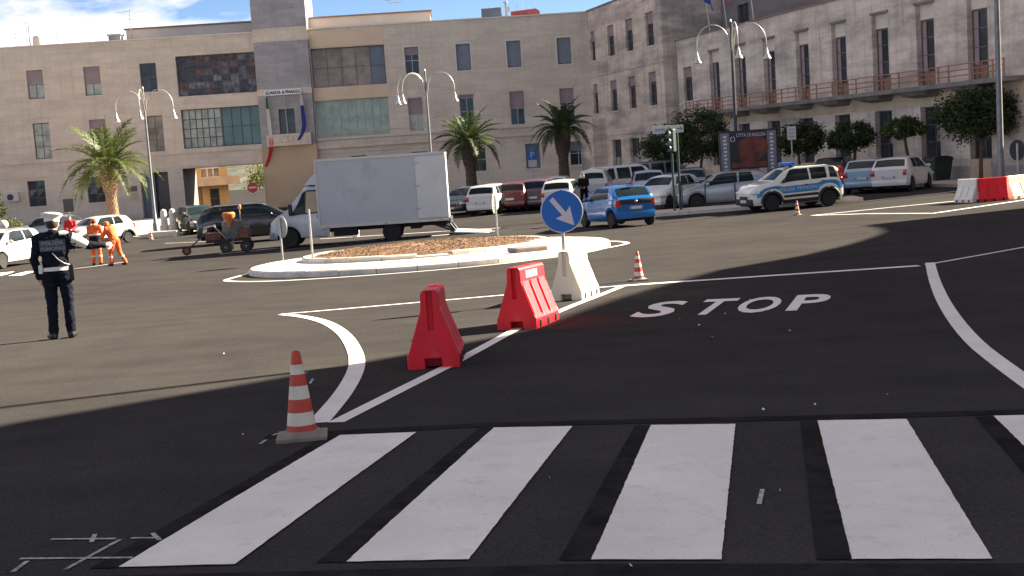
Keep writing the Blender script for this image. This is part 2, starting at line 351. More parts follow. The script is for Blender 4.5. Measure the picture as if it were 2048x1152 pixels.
def leaf_mat(name, col, var=0.35, scale=2.0, tr=0.25):
    m, nt, N, L, b = _new(name)
    t = N.new('ShaderNodeTexCoord'); n = N.new('ShaderNodeTexNoise'); n.inputs['Scale'].default_value = scale; n.inputs['Detail'].default_value = 3
    L.new(t.outputs['Object'], n.inputs['Vector'])
    r = N.new('ShaderNodeValToRGB'); r.color_ramp.elements[0].position = 0.3; r.color_ramp.elements[1].position = 0.72
    r.color_ramp.elements[0].color = c4(mul(col, 1-var)); r.color_ramp.elements[1].color = c4((min(1,col[0]*(1+var*1.3)), min(1,col[1]*(1+var)), col[2]))
    L.new(n.outputs['Fac'], r.inputs['Fac']); L.new(r.outputs['Color'], b.inputs['Base Color'])
    b.inputs['Roughness'].default_value = 0.55; b.inputs['Specular IOR Level'].default_value = 0.3
    td = N.new('ShaderNodeBsdfTranslucent'); L.new(r.outputs['Color'], td.inputs['Color']); mx = N.new('ShaderNodeMixShader'); mx.inputs['Fac'].default_value = tr
    o = N['Material Output']; L.new(b.outputs[0], mx.inputs[1]); L.new(td.outputs[0], mx.inputs[2]); L.new(mx.outputs[0], o.inputs['Surface'])
    return m
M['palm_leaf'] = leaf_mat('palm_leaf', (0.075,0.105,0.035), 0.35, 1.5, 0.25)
M['palm_leaf2'] = leaf_mat('shaded_palm_leaf', (0.055,0.085,0.035), 0.35, 1.5, 0.2)
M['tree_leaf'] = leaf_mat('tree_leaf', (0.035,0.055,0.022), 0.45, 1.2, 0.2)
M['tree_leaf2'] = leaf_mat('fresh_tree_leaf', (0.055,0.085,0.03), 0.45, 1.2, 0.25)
M['shrub_leaf'] = leaf_mat('shrub_leaf', (0.09,0.12,0.03), 0.4, 2.0, 0.25)
def carpaint(name, col, rough=0.28, metal=0.0): return pm(name, col, rough, metal, var=0.03, scale=1.5, coat=0.7, dirt=(mul(col, 0.75), 2.2, 0.62, 1.0))
P_WHITE = carpaint('white_car_paint', (0.66,0.64,0.60)); P_BLUE = carpaint('blue_car_paint', (0.006,0.135,0.42), 0.25, 0.2)
P_BLACK = carpaint('black_car_paint', (0.012,0.014,0.018), 0.2); P_RED = carpaint('dark_red_car_paint', (0.13,0.015,0.02)); P_GREEN = carpaint('dark_green_car_paint', (0.015,0.03,0.026), 0.22)
P_SILV = carpaint('silver_car_paint', (0.32,0.34,0.36), 0.3, 0.4); P_SKY = carpaint('pale_blue_car_paint', (0.30,0.40,0.48), 0.3, 0.3); P_PURP = carpaint('plum_car_paint', (0.09,0.05,0.075)); P_POL = carpaint('police_white_paint', (0.74,0.71,0.63)); P_GREY = carpaint('grey_car_paint', (0.22,0.23,0.25), 0.3, 0.3)

# ------------------------------------------------------------------ road
def asphalt_mat():
    m, nt, N, L, b = _new('asphalt')
    t = N.new('ShaderNodeTexCoord')
    def noise(scale, detail, rough=0.55):
        n = N.new('ShaderNodeTexNoise'); n.inputs['Scale'].default_value = scale; n.inputs['Detail'].default_value = detail; n.inputs['Roughness'].default_value = rough
        L.new(t.outputs['Object'], n.inputs['Vector']); return n.outputs['Fac']
    sm_ = N.new('ShaderNodeMapping'); sm_.inputs['Rotation'].default_value = (0, 0, R(-12)); sm_.inputs['Scale'].default_value = (0.10, 1.7, 1.0); L.new(t.outputs['Object'], sm_.inputs['Vector'])
    sn = N.new('ShaderNodeTexNoise'); sn.inputs['Scale'].default_value = 1.0; sn.inputs['Detail'].default_value = 6; sn.inputs['Roughness'].default_value = 0.62; L.new(sm_.outputs['Vector'], sn.inputs['Vector'])
    streak = N.new('ShaderNodeMapRange'); streak.inputs['From Min'].default_value = 0.3; streak.inputs['From Max'].default_value = 0.7; streak.inputs['To Min'].default_value = 0.94; streak.inputs['To Max'].default_value = 1.07; L.new(sn.outputs['Fac'], streak.inputs['Value'])
    big = noise(0.16, 5, 0.6); mid = noise(1.3, 6, 0.6); fine = noise(55, 3); grit = noise(240, 2)
    r = N.new('ShaderNodeValToRGB'); r.color_ramp.elements[0].position = 0.25; r.color_ramp.elements[1].position = 0.75
    r.color_ramp.elements[0].color = (0.033,0.0313,0.0303,1); r.color_ramp.elements[1].color = (0.063,0.0598,0.0578,1)
    mixf = N.new('ShaderNodeMath'); mixf.operation = 'MULTIPLY_ADD'; mixf.inputs[1].default_value = 0.55
    h = N.new('ShaderNodeMath'); h.operation = 'MULTIPLY'; h.inputs[1].default_value = 0.45; L.new(mid, h.inputs[0])
    L.new(big, mixf.inputs[0]); L.new(h.outputs[0], mixf.inputs[2]); L.new(mixf.outputs[0], r.inputs['Fac'])
    mr = N.new('ShaderNodeMapRange'); mr.inputs['From Min'].default_value = 0.3; mr.inputs['From Max'].default_value = 0.7; mr.inputs['To Min'].default_value = 0.5; mr.inputs['To Max'].default_value = 1.5; ag = N.new('ShaderNodeMath'); ag.operation = 'MULTIPLY_ADD'; ag.inputs[1].default_value = 0.5; hg = N.new('ShaderNodeMath'); hg.operation = 'MULTIPLY'; hg.inputs[1].default_value = 0.5; L.new(grit, hg.inputs[0]); L.new(fine, ag.inputs[0]); L.new(hg.outputs[0], ag.inputs[2]); L.new(ag.outputs[0], mr.inputs['Value'])
    vm = N.new('ShaderNodeVectorMath'); vm.operation = 'SCALE'; L.new(r.outputs['Color'], vm.inputs[0]); L.new(mr.outputs['Result'], vm.inputs['Scale'])
    vm2 = N.new('ShaderNodeVectorMath'); vm2.operation = 'SCALE'; L.new(vm.outputs['Vector'], vm2.inputs[0]); L.new(streak.outputs['Result'], vm2.inputs['Scale']); L.new(vm2.outputs['Vector'], b.inputs['Base Color'])
    rr = N.new('ShaderNodeMapRange'); rr.inputs['To Min'].default_value = 0.8; rr.inputs['To Max'].default_value = 0.95; L.new(mid, rr.inputs['Value']); L.new(rr.outputs['Result'], b.inputs['Roughness'])
    b.inputs['Specular IOR Level'].default_value = 0.0; b.inputs['IOR'].default_value = 1.02
    bp = N.new('ShaderNodeBump'); bp.inputs['Strength'].default_value = 0.12; bp.inputs['Distance'].default_value = 0.003
    ad = N.new('ShaderNodeMath'); ad.operation = 'ADD'; L.new(fine, ad.inputs[0]); L.new(grit, ad.inputs[1]); L.new(ad.outputs[0], bp.inputs['Height']); L.new(bp.outputs['Normal'], b.inputs['Normal'])
    return m
M['asphalt'] = asphalt_mat()
M['bitumen'] = pm('black_bitumen_band', (0.025,0.024,0.0236), 0.95, spec=0.0, var=0.25, scale=3, bump=0.3, bscale=50, dirt=((0.036,0.034,0.034), 6.0, 0.45, 0.7))
def steps(a, b, s):
    n = max(1, int(round((b-a)/s))); return [a + (b-a)*i/n for i in range(n)]
xs = [-1800, -600, -200] + steps(-100, -40, 10) + steps(-40, -24, 2) + steps(-24, 24, 0.6) + steps(24, 40, 2) + steps(40, 100, 10) + [100, 200, 600, 1800]
ys = [-300, -100] + steps(-50, -2, 4) + steps(-2, 60, 0.5) + steps(60, 110, 2) + steps(110, 200, 10) + [200, 400, 900, 2500]
mb = MB(); nx = len(xs)
mb.v = [(x, y, g(x, y)) for y in ys for x in xs]
mb.f = [(j*nx+i, j*nx+i+1, (j+1)*nx+i+1, (j+1)*nx+i) for j in range(len(ys)-1) for i in range(nx-1)]; mb.m = [0]*len(mb.f)
road = mb.build('road', M['asphalt'], fix=False, smooth=True, ang=180)
tag(road, 'dark fresh asphalt of the square and the road leading into it', kind='structure')
def lift(p, dz=0.006): return (p[0], p[1], g(p[0], p[1]) + dz)
def gquad(b, q, nu, nv, dz=0.006, m=0):               # four ground corners -> a sheet that follows the ground
    q = [Vector((c[0], c[1])) for c in q]; vs = []
    for j in range(nv+1):
        for i in range(nu+1):
            u, v = i/nu, j/nv
            p = (q[0]*(1-u)+q[1]*u)*(1-v) + (q[3]*(1-u)+q[2]*u)*v
            vs.append(lift(p, dz))
    b.add(vs, [(j*(nu+1)+i, j*(nu+1)+i+1, (j+1)*(nu+1)+i+1, (j+1)*(nu+1)+i) for j in range(nv) for i in range(nu)], m)
def resample(pts, s=0.35, smooth=0):
    pts = [Vector((p[0], p[1])) for p in pts]
    for _ in range(smooth):
        out = [pts[0]]
        for a, b in zip(pts, pts[1:]): out += [a*0.75+b*0.25, a*0.25+b*0.75]
        pts = out + [pts[-1]]
    out = []
    for a, b in zip(pts, pts[1:]):
        n = max(1, int((b-a).length/s)); out += [a + (b-a)*(i/n) for i in range(n)]
    return out + [pts[-1]]
def strip(b, pts, w, dz=0.006, smooth=0, w2=None):
    ps = resample(pts, 0.35, smooth); vs = []
    for i, p in enumerate(ps):
        t = (ps[min(i+1, len(ps)-1)] - ps[max(i-1, 0)]).normalized(); n = Vector((-t.y, t.x))
        ww = w if w2 is None else w + (w2-w)*i/(len(ps)-1)
        vs += [lift(p + n*ww/2, dz), lift(p - n*ww/2, dz)]
    b.add(vs, [(2*i, 2*i+1, 2*i+3, 2*i+2) for i in range(len(ps)-1)])
def line(name, px, w, smooth=0, mat='paint_white', dz=0.006, w2=None, world=False):
    b = MB(); strip(b, px if world else [gp(*p) for p in px], w, dz, smooth, w2)
    return b.build(name, M[mat], road, fix=False)
stripes = [[(237,1137),(470,1131),(833,866),(680,872)], [(693,1126),(938,1121),(1145,854),(988,857)], [(1183,1122),(1443,1122),(1471,850),(1302,852)], [(1704,1121),(1985,1121),(1813,840),(1635,843)]]
sw = [[gp(*p) for p in s] for s in stripes]
off = [sw[3][i]-sw[2][i] for i in range(4)]
sw.append([sw[3][i]+off[i] for i in range(4)]); sw.append([sw[4][i]+off[i] for i in range(4)])
for q in sw:
    b = MB(); gquad(b, q, 8, 60, 0.007)
    for j in range(61):
        for i in (0, 8):
            v = b.v[j*9+i]; b.v[j*9+i] = (v[0] + random.gauss(0, 0.0011), v[1], v[2])
    for i in range(9):
        for j in (0, 60):
            v = b.v[j*9+i]; b.v[j*9+i] = (v[0], v[1] + random.gauss(0, 0.002), v[2])
    b.build('zebra_stripe', M['paint_white'], road, fix=False)
    e = (q[0]-q[1]).normalized(); e2 = (q[3]-q[2]).normalized()
    b = MB(); gquad(b, [q[0]+e*0.13, q[0]+e*0.004, q[3]+e2*0.004, q[3]+e2*0.10], 1, 12, 0.004); b.build('black_edge_band', M['bitumen'], road, fix=False)
a, c = sw[0][3], sw[5][2]
b = MB(); strip(b, [a + Vector((-0.5,0.16,0)), sw[1][3]+Vector((0,0.13,0)), sw[3][3]+Vector((0,0.12,0)), c+Vector((0,0.12,0))], 0.15, 0.0035); b.build('black_edge_band', M['bitumen'], road, fix=False)
a, c = sw[0][0], sw[5][1]
b = MB(); strip(b, [a + Vector((-0.3,-0.18,0)), sw[2][0]+Vector((0,-0.16,0)), c+Vector((0,-0.16,0))], 0.22, 0.0035); b.build('black_edge_band', M['bitumen'], road, fix=False)
line('lane_line', [(565,629),(612,634),(655,645),(690,668),(710,700),(716,728),(706,756),(685,790),(660,820),(636,847)], 0.155, 2)
line('lane_line', [(672,846),(900,731),(1036,657),(1150,610),(1250,571)], 0.12)
line('lane_line', [(562,629),(1015,590),(1112,582),(1250,571.5)], 0.12)
line('stop_line', [(1240,572.5),(1300,568),(1838,532)], 0.26)
line('lane_line', [(1860,526),(1868,560),(1890,612),(1940,680),(2010,735),(2110,805),(2330,960)], 0.145, 2)
line('lane_line', [(1852,530),(2080,489),(2400,432)], 0.09)
line('lane_line', [(1625,431),(1780,415),(1925,401)], 0.22, mat='paint_worn')
line('lane_line', [(1625,431),(1740,427.5),(1866,427),(1985,409.5),(2090,394),(2300,362)], 0.24, mat='paint_worn')
line('lane_line', [(440,508),(560,496),(730,482),(850,473),(990,462)], 0.22)
line('lane_line', [(640,478),(900,462),(1000,456)], 0.2, mat='paint_worn')
line('lane_line', [(120,541),(180,534),(250,524)], 0.14, mat='paint_worn')
line('lane_line', [(330,487),(440,482)], 0.14, mat='paint_worn')
for q in ([(0,552),(14,549),(30,543),(0,546)], [(16,552),(44,551),(78,541),(52,543)], [(76,548),(104,544),(110,540),(84,543)]):
    b = MB(); gquad(b, [gp(*p) for p in q], 2, 3); b.build('zebra_stripe', M['paint_white'], road, fix=False)
for px in ([(40,1119),(265,1117)], [(103,1080),(232,1079)], [(262,1078),(320,1077)], [(130,1141),(240,1081)], [(25,1146),(55,1124)], [(183,1086),(190,1070)], [(305,1068),(320,1082)], [(620,768),(626,758)], [(545,872),(556,868)], [(520,889),(532,881)], [(1518,1010),(1525,980)]):
    line('chalk_mark', px, 0.022, mat='chalk', dz=0.005)
# the word STOP, each letter a piece of paint of its own
O = gp(1262,636); e1 = (gp(1590,619) - O); e1 = e1/e1.length; up = gp(1608,588) - gp(1585,619)
def road_letter(ch, px0, px1, pyb):
    vs, fs = text_geo(ch, 1.0, 0.0, 'LEFT', bold=0.022)
    x0 = min(v[0] for v in vs); x1 = max(v[0] for v in vs); y0 = min(v[1] for v in vs); y1 = max(v[1] for v in vs)
    a = gp(px0, pyb[0]); c = gp(px1, pyb[1]); b = MB()
    bm = bmesh.new(); vv = [bm.verts.new(((v[0]-x0)/(x1-x0), (v[1]-y0)/(y1-y0), 0)) for v in vs]
    for f in fs:
        try: bm.faces.new([vv[i] for i in f])
        except ValueError: pass
    for k in range(1, 8):
        bmesh.ops.bisect_plane(bm, geom=bm.verts[:]+bm.edges[:]+bm.faces[:], plane_co=(0, k/8, 0), plane_no=(0, 1, 0))
    bm.verts.index_update(); pts = []
    for v in bm.verts:
        p = a + (c-a)*v.co.x + up*v.co.y; pts.append(lift(p, 0.007))
    b.add(pts, [[v.index for v in f.verts] for f in bm.faces]); bm.free()
    b.build('letter', M['paint_white'], road, fix=False)
for ch, x0, x1, yb in (('S',1252,1332,(637,634)), ('T',1366,1442,(632,629)), ('O',1460,1546,(628,625)), ('P',1570,1650,(623,619))): road_letter(ch, x0, x1, yb)
# specks of paper and paint on the asphalt
b = MB()
for (px, py, s) in ((1398,652,.05),(1425,676,.05),(1580,663,.05),(1500,601,.04),(1527,822,.05),(1385,670,.03),(448,709,.04),(1630,812,.03),(1775,792,.02),(1262,1136,.03),(1254,620,.05),(1450,629,.03),(486,872,.02),(1360,640,.03),(620,950,.012),(1100,960,.012),(1560,985,.012)):
    p = gp(px, py); a = random.random()*3; M4 = trm(p.x, p.y, p.z+0.008) @ rotm('Z', a)
    s *= 0.28
    b.add([(-s,-s*0.5,0),(s,-s*0.6,0.004),(s*0.8,s*0.5,0.012),(-s*0.6,s*0.7,0.003)], [(0,1,2,3)], 0, M4)
tag(b.build('litter', M['sign_white'], fix=False), 'tiny pale scraps of litter scattered over the dark asphalt', kind='stuff')

# ------------------------------------------------------------------ pavements
def slab(name, q, nu, nv, h, mats, label, kerb_w=0.15):
    q = [Vector((c[0], c[1])) for c in q]; b = MB(); idx = {}
    vs = []
    for j in range(nv+1):
        for i in range(nu+1):
            u, v = i/nu, j/nv; p = (q[0]*(1-u)+q[1]*u)*(1-v) + (q[3]*(1-u)+q[2]*u)*v
            vs.append(lift(p, h))
    n0 = len(vs); fs = [(j*(nu+1)+i, j*(nu+1)+i+1, (j+1)*(nu+1)+i+1, (j+1)*(nu+1)+i) for j in range(nv) for i in range(nu)]
    ring = [i for i in range(nu+1)] + [(j*(nu+1)+nu) for j in range(1, nv+1)] + [(nv*(nu+1)+i) for i in range(nu-1, -1, -1)] + [j*(nu+1) for j in range(nv-1, 0, -1)]
    low = [(vs[i][0], vs[i][1], vs[i][2]-h-0.15) for i in ring]
    k = len(ring); fs += [(ring[i], n0+i, n0+(i+1)%k, ring[(i+1)%k]) for i in range(k)]
    b.add(vs+low, fs); o = b.build(name, mats, fix=True)
    return tag(o, label, kind='structure')
ref = slab('pavement', [(5.7,50.2),(13.9,50.0),(14.1,52.2),(5.9,52.9)], 12, 3, 0.13, M['paving'], 'narrow paved refuge with kerb behind the patrol car')
for i in range(8):
    b = MB(); x0 = 5.7+i*8.2/8; x1 = x0+8.2/8-0.015; y0 = 50.2-0.2*i/8
    b.add([lift((x0,y0-0.16),-0.1),lift((x1,y0-0.16),-0.1),lift((x1,y0-0.004),-0.1),lift((x0,y0-0.004),-0.1),lift((x0,y0-0.14),0.135),lift((x1,y0-0.14),0.135),lift((x1,y0-0.004),0.14),lift((x0,y0-0.004),0.14)], [(0,1,5,4),(1,2,6,5),(2,3,7,6),(3,0,4,7),(4,5,6,7)])
    b.build('kerb_stone', M['kerb'], ref)
slab('pavement', [(-46,69.5),(-17.2,67.8),(-20.0,100.5),(-46,99.5)], 14, 14, 0.12, M['paving'], 'pale pavement in front of the long stone building, left of the archway')
slab('pavement', [(-8,98.5),(8.5,99.4),(8.2,106.8),(-8,106.2)], 10, 4, 0.12, M['paving'], 'pavement at the foot of the long building behind the palms')
slab('pavement', [(8.0,98.0),(20.2,52.0),(26.2,52.0),(12.6,101.5)], 4, 24, 0.12, M['paving'], 'pavement under the trees along the balconied building')

# ------------------------------------------------------------------ traffic island
ICX, ICY, IRX, IRY = -2.1, 34.2, 4.8, 5.5
def ellp(a, k=1.0, rx=IRX, ry=IRY, cx=ICX, cy=ICY): return (cx + rx*k*math.cos(a), cy + ry*k*math.sin(a))
island = thing('traffic_island', 'oval traffic island with white kerbs and a bed of brown mulch', 'traffic island')
b = MB(); n = 64
ring0 = [lift(ellp(2*PI*i/n, 0.962), 0.145) for i in range(n)]; b.add(ring0 + [lift((ICX, ICY), 0.16)], [(i, (i+1)%n, n) for i in range(n)])
b.build('island_top', M['kerb'], island)
for i in range(32):
    a0, a1 = 2*PI*i/32 + 0.002, 2*PI*(i+1)/32 - 0.002; am = (a0+a1)/2; b = MB(); vs = []; h = 0.15 + random.uniform(-0.006, 0.006)
    for a in (a0, am, a1): vs += [lift(ellp(a, 1.0), -0.1), lift(ellp(a, 0.995), h-0.03), lift(ellp(a, 0.985), h), lift(ellp(a, 0.962), h), lift(ellp(a, 0.962), -0.1)]
    fs = [(k*5+j, (k+1)*5+j, (k+1)*5+j+1, k*5+j+1) for k in range(2) for j in range(4)] + [(0,1,2,3,4), (14,13,12,11,10)]
    b.add(vs, fs); b.build('kerb_stone', M['kerb'], island)
BX, BY, BRX, BRY = -2.3, 35.4, 3.4, 3.9
for i in range(24):
    a0, a1 = 2*PI*i/24 + 0.003, 2*PI*(i+1)/24 - 0.003; vs = []; h = 0.27 + random.uniform(-0.012, 0.012)
    if i == 18: h = 0.22
    for a in (a0, (a0+a1)/2, a1):
        for k, z in ((1.0, 0.1), (1.0, h-0.02), (0.99, h), (0.945, h), (0.945, 0.1)): vs.append(lift(ellp(a, k, BRX, BRY, BX, BY), z))
    b = MB(); b.add(vs, [(k*5+j, (k+1)*5+j, (k+1)*5+j+1, k*5+j+1) for k in range(2) for j in range(4)] + [(0,1,2,3,4), (14,13,12,11,10)])
    b.build('bed_kerb_stone', M['kerb'], island)
b = MB(); nr = 14; na = 56
def bedz(k, a): return 0.235 + 0.13*(1-k*k)*0.8 + 0.05*math.sin(a*5+k*9)*(1-k) + random.uniform(-0.03, 0.03)*(1 if k < 0.95 else 0)
vs = [lift((BX, BY), 0.34)]
for r_ in range(1, nr+1):
    for i in range(na): vs.append(lift(ellp(2*PI*i/na, 0.944*r_/nr, BRX, BRY, BX, BY), bedz(r_/nr, 2*PI*i/na)))
fs = [(0, 1+i, 1+(i+1)%na) for i in range(na)] + [(1+(r_-1)*na+i, 1+r_*na+i, 1+r_*na+(i+1)%na, 1+(r_-1)*na+(i+1)%na) for r_ in range(1, nr) for i in range(na)]
b.add(vs, fs); b.build('soil_mound', M['soil'], island, smooth=True, ang=180)
b = MB(); random.seed(3)
for i in range(14000):
    a = random.uniform(0, 2*PI); k = math.sqrt(random.random())*0.93; p = lift(ellp(a, 0.944*k, BRX, BRY, BX, BY), bedz(k, a)+0.015)
    s = random.uniform(0.012, 0.038); M4 = trm(*p) @ rotm('Z', random.uniform(0, 6)) @ rotm('X', random.uniform(-.45, .45)) @ rotm('Y', random.uniform(-.45, .45))
    b.add([(-s,-s*.35,0),(s,-s*.3,.01),(s*.9,s*.35,.012),(-s*.8,s*.3,0)], [(0,1,2,3)], 0, M4)
tag(b.build('mulch', M['mulch'], fix=False), 'brown bark mulch covering the planting bed of the traffic island', kind='stuff')
# a loose dark stone slab lying on the island (right of the bed)
p = ellp(-0.85, 0.80); b = MB(); b.bbox((-0.42,-0.3,0), (0.42,0.3,0.12), 0.04)
o = b.build('stone_slab', M['slab'], loc=lift(p, 0.15), rz=0.4); tag(o, 'dark flat stone lying on the white kerb of the traffic island', 'stone')
nearp = [(-6.9,33.0),(-7.0,31.2),(-6.75,30.45),(-5.9,29.35),(-4.75,28.62),(-2.47,28.28),(-0.24,28.85),(1.1,30.3),(2.1,31.9),(3.05,33.45),(3.2,34.4),(2.95,35.6)]
far = [ellp(a, 1.055) for a in [0.28 + (PI-0.5)*i/14 for i in range(15)]]
b = MB(); strip(b, nearp + far + [nearp[0]], 0.15, 0.006, 2); b.build('lane_line', M['paint_white'], road, fix=False)

# ------------------------------------------------------------------ buildings: x along the wall, y into it, z up
def wall(b, u0, u1, z0, z1, ops, y=0.0, rev=0.25, m=0, mr=None):
    us = sorted(set([u0, u1] + [v for o in ops for v in (o[0], o[1])])); zs = sorted(set([z0, z1] + [v for o in ops for v in (o[2], o[3])]))
    us = [u for u in us if u0 <= u <= u1]; zs = [z for z in zs if z0 <= z <= z1]
    for a, c in zip(us, us[1:]):
        for d, e in zip(zs, zs[1:]):
            um, zm = (a+c)/2, (d+e)/2
            if any(o[0] < um < o[1] and o[2] < zm < o[3] for o in ops): continue
            b.poly([(a,y,d),(c,y,d),(c,y,e),(a,y,e)], m)
    for o in ops:
        a, c, d, e = o[:4]; r = o[4] if len(o) > 4 else rev; mm = m if mr is None else mr
        b.poly([(a,y,d),(a,y,e),(a,y+r,e),(a,y+r,d)], mm); b.poly([(c,y,d),(c,y+r,d),(c,y+r,e),(c,y,e)], mm)
        b.poly([(a,y,e),(c,y,e),(c,y+r,e),(a,y+r,e)], mm); b.poly([(a,y,d),(a,y+r,d),(c,y+r,d),(c,y,d)], mm)
def glazing(root, u0, u1, z0, z1, cols, rows, y, fm, pane_mat, fw=0.06, mw=0.045, name='window', us=None, zs=None, sill=False, depth=0.07):
    us = us or [u0+fw + (u1-u0-2*fw)*i/cols for i in range(cols+1)]; zs = zs or [z0+fw + (z1-z0-2*fw)*i/rows for i in range(rows+1)]
    b = MB()
    b.box((u0,y-depth,z0), (us[0],y,z1)); b.box((us[-1],y-depth,z0), (u1,y,z1)); b.box((us[0],y-depth+.002,z0), (us[-1],y,zs[0])); b.box((us[0],y-depth+.002,zs[-1]), (us[-1],y,z1))
    for u in us[1:-1]: b.box((u-mw/2,y-depth+0.006,zs[0]), (u+mw/2,y,zs[-1]))
    for z in zs[1:-1]: b.box((us[0],y-depth+0.010,z-mw/2), (us[-1],y,z+mw/2))
    w = b.build(name, fm, root)
    for i in range(len(us)-1):
        for j in range(len(zs)-1):
            p = MB(); mt = pane_mat(i, j) if callable(pane_mat) else pane_mat
            q = [random.uniform(-0.006, 0.006) for _ in range(4)]; yy = y-0.022
            a, c, d, e = us[i]+(mw/2 if i else 0), us[i+1]-(mw/2 if i < len(us)-2 else 0), zs[j]+(mw/2 if j else 0), zs[j+1]-(mw/2 if j < len(zs)-2 else 0)
            p.poly([(a,yy+q[0],d),(c,yy+q[1],d),(c,yy+q[2],e),(a,yy+q[3],e)]); p.build('pane', mt, w, fix=False)
    if sill:
        p = MB(); p.box((u0-0.08,-0.07,z0-0.07), (u1+0.08,y-depth,z0-0.003)); p.build('sill', M['coping'], w)
    return w
def blind(parent, u0, u1, z0, z1, y, mt):
    b = MB(); n = max(3, int((z1-z0)/0.09))
    for i in range(n):
        a = z0 + (z1-z0)*i/n; e = z0 + (z1-z0)*(i+1)/n
        b.add([(u0,y,a),(u1,y,a),(u1,y-0.018,(a+e)/2),(u0,y-0.018,(a+e)/2),(u0,y-0.002,e-0.008),(u1,y-0.002,e-0.008)], [(0,1,2,3),(3,2,5,4)])
    b.build('roller_blind', mt, parent, fix=False)
def window(root, uc, zc, w, h, fm='frame_white', bl=0.0, bm='blind', cols=2, rows=2, pane='glass', rev=0.25, sill=True, surround=None):
    u0, u1, z0, z1 = uc-w/2, uc+w/2, zc-h/2, zc+h/2
    pf = (lambda i, j: M[pane[(i+j) % len(pane)]]) if isinstance(pane, (list, tuple)) else M[pane]
    o = glazing(root, u0, u1, z0, z1, cols, rows, rev, M[fm], pf, sill=sill)
    if bl > 0: blind(o, u0+0.02, u1-0.02, z1-(z1-z0-0.04)*bl, z1-0.01, rev-0.085, M[bm])
    if surround:
        b = MB(); t = 0.10
        b.box((u0-t,-0.03,z0-t),(u0-0.002,0.0-0.002,z1+t)); b.box((u1+0.002,-0.03,z0-t),(u1+t,-0.002,z1+t)); b.box((u0-0.002,-0.028,z1+0.002),(u1+0.002,-0.002,z1+t)); b.box((u0-0.002,-0.028,z0-t),(u1+0.002,-0.002,z0-0.075))
        b.build('window_surround', M[surround], o)
    return o
def op(uc, zc, w, h, r=0.25): return (uc-w/2, uc+w/2, zc-h/2, zc+h/2, r)

M['frosted'] = pm('frosted_green_glass', (0.34,0.42,0.35), 0.3, var=0.18, scale=1.8, spec=0.3)
M['room'] = pm('room_behind_glass', (0.26,0.20,0.17), 0.2, var=0.45, scale=0.9, detail=5, spec=0.3)
M['bounce_glow_panel'] = pm('painted_bounce_glow', (0.66,0.50,0.35), 0.85, var=0.08, scale=0.7)  # warm bounce light beside the tower, painted as a panel colour
# ---- the long building across the square
A = thing('civic_building', 'long pale stone building with a square tower and an archway across the square', 'building', (-30.1, 105.7, 0), R(2.5))
Z0, ZR = -0.9, 14.1
topL = [-16.5, -12.0, -7.43, -2.85, 1.67]; midL = [-16.5, -12.0, -7.35, -2.8, 1.8]; gndL = [-17.6, -13.0, -8.22, -3.43]
topR = [23.15, 27.4, 31.57, 35.73]; gndR = [(18.2, 1.3, 2.0), (23.2, 1.3, 2.0), (28.1, 1.25, 2.0), (32.6, 1.2, 2.1), (36.75, 2.1, 2.0)]
opsL = [op(u, 11.05, 1.32, 2.32) for u in topL] + [op(u, 6.48, 1.32, 2.9) for u in midL] + [op(u, 2.25, 1.4, 2.1) for u in gndL]
opsL += [(3.95, 10.36, 9.35, 12.6, 0.45), (4.0, 10.36, 5.1, 8.27, 0.45), (0.2, 2.5, Z0, 3.33, 0.9), (3.72, 10.36, Z0, 3.48, 0.0)]
opsR = [op(u, 11.08, 1.18, 2.2) for u in topR] + [op(u, 6.65, 1.2, 2.75) for u in topR] + [op(u, 2.62, w, h) for u, w, h in gndR]
opsR += [(14.92, 20.95, 9.35, 12.53, 0.5), (14.92, 20.95, 5.25, 8.27, 0.3)]
b = MB(); wall(b, -34, 10.40, Z0, ZR, opsL); wall(b, 14.85, 37.9, Z0, ZR, opsR)
b.build('wall', M['stone_a'], A)
DEP = 5.6
b = MB(); b.box((-34,0.46,ZR-0.5),(10.4,DEP,ZR-0.32)); b.box((14.85,0.52,ZR-0.5),(37.9,DEP,ZR-0.32)); b.build('roof', M['slab'], A)
b = MB()
b.poly([(-34,DEP,Z0),(-34,DEP,ZR),(3.72,DEP,ZR),(3.72,DEP,Z0)]); b.poly([(3.72,DEP,3.48),(3.72,DEP,ZR),(10.4,DEP,ZR),(10.4,DEP,3.48)]); b.poly([(10.4,DEP,Z0),(10.4,DEP,ZR),(37.9,DEP,ZR),(37.9,DEP,Z0)])
b.poly([(-34,0.001,Z0),(-34,DEP,Z0),(-34,DEP,ZR),(-34,0.001,ZR)]); b.poly([(37.9,0.001,Z0),(37.9,DEP,Z0),(37.9,DEP,ZR),(37.9,0.001,ZR)])
b.build('rear_wall', M['stone_b'], A)
b = MB(); b.poly([(3.72,0.001,Z0),(3.72,DEP,Z0),(3.72,DEP,3.48),(3.72,0.001,3.48)]); b.poly([(10.36,0.001,Z0),(10.36,DEP,Z0),(10.36,DEP,3.48),(10.36,0.001,3.48)]); b.poly([(3.72,0.001,3.48),(10.36,0.001,3.48),(10.36,DEP,3.48),(3.72,DEP,3.48)])
b.build('archway_lining', M['slab'], A)
b = MB(); b.box((-34.1,-0.10,ZR),(10.38,0.42,ZR+0.10)); b.box((14.87,-0.10,ZR),(38.0,0.42,ZR+0.10)); b.build('coping', M['coping'], A)
b = MB(); b.box((-34,-0.09,4.72),(10.38,-0.003,4.92)); b.box((-34,-0.05,3.55),(10.38,-0.003,3.66)); b.build('string_course', M['stone_a'], A)
b = MB(); b.box((14.87,-0.32,5.02),(37.7,-0.003,5.20)); b.box((14.87,-0.22,4.35),(37.7,-0.003,5.0)); b.box((14.87,-0.07,3.95),(37.7,-0.003,4.03)); b.build('string_course', M['stone_a'], A)
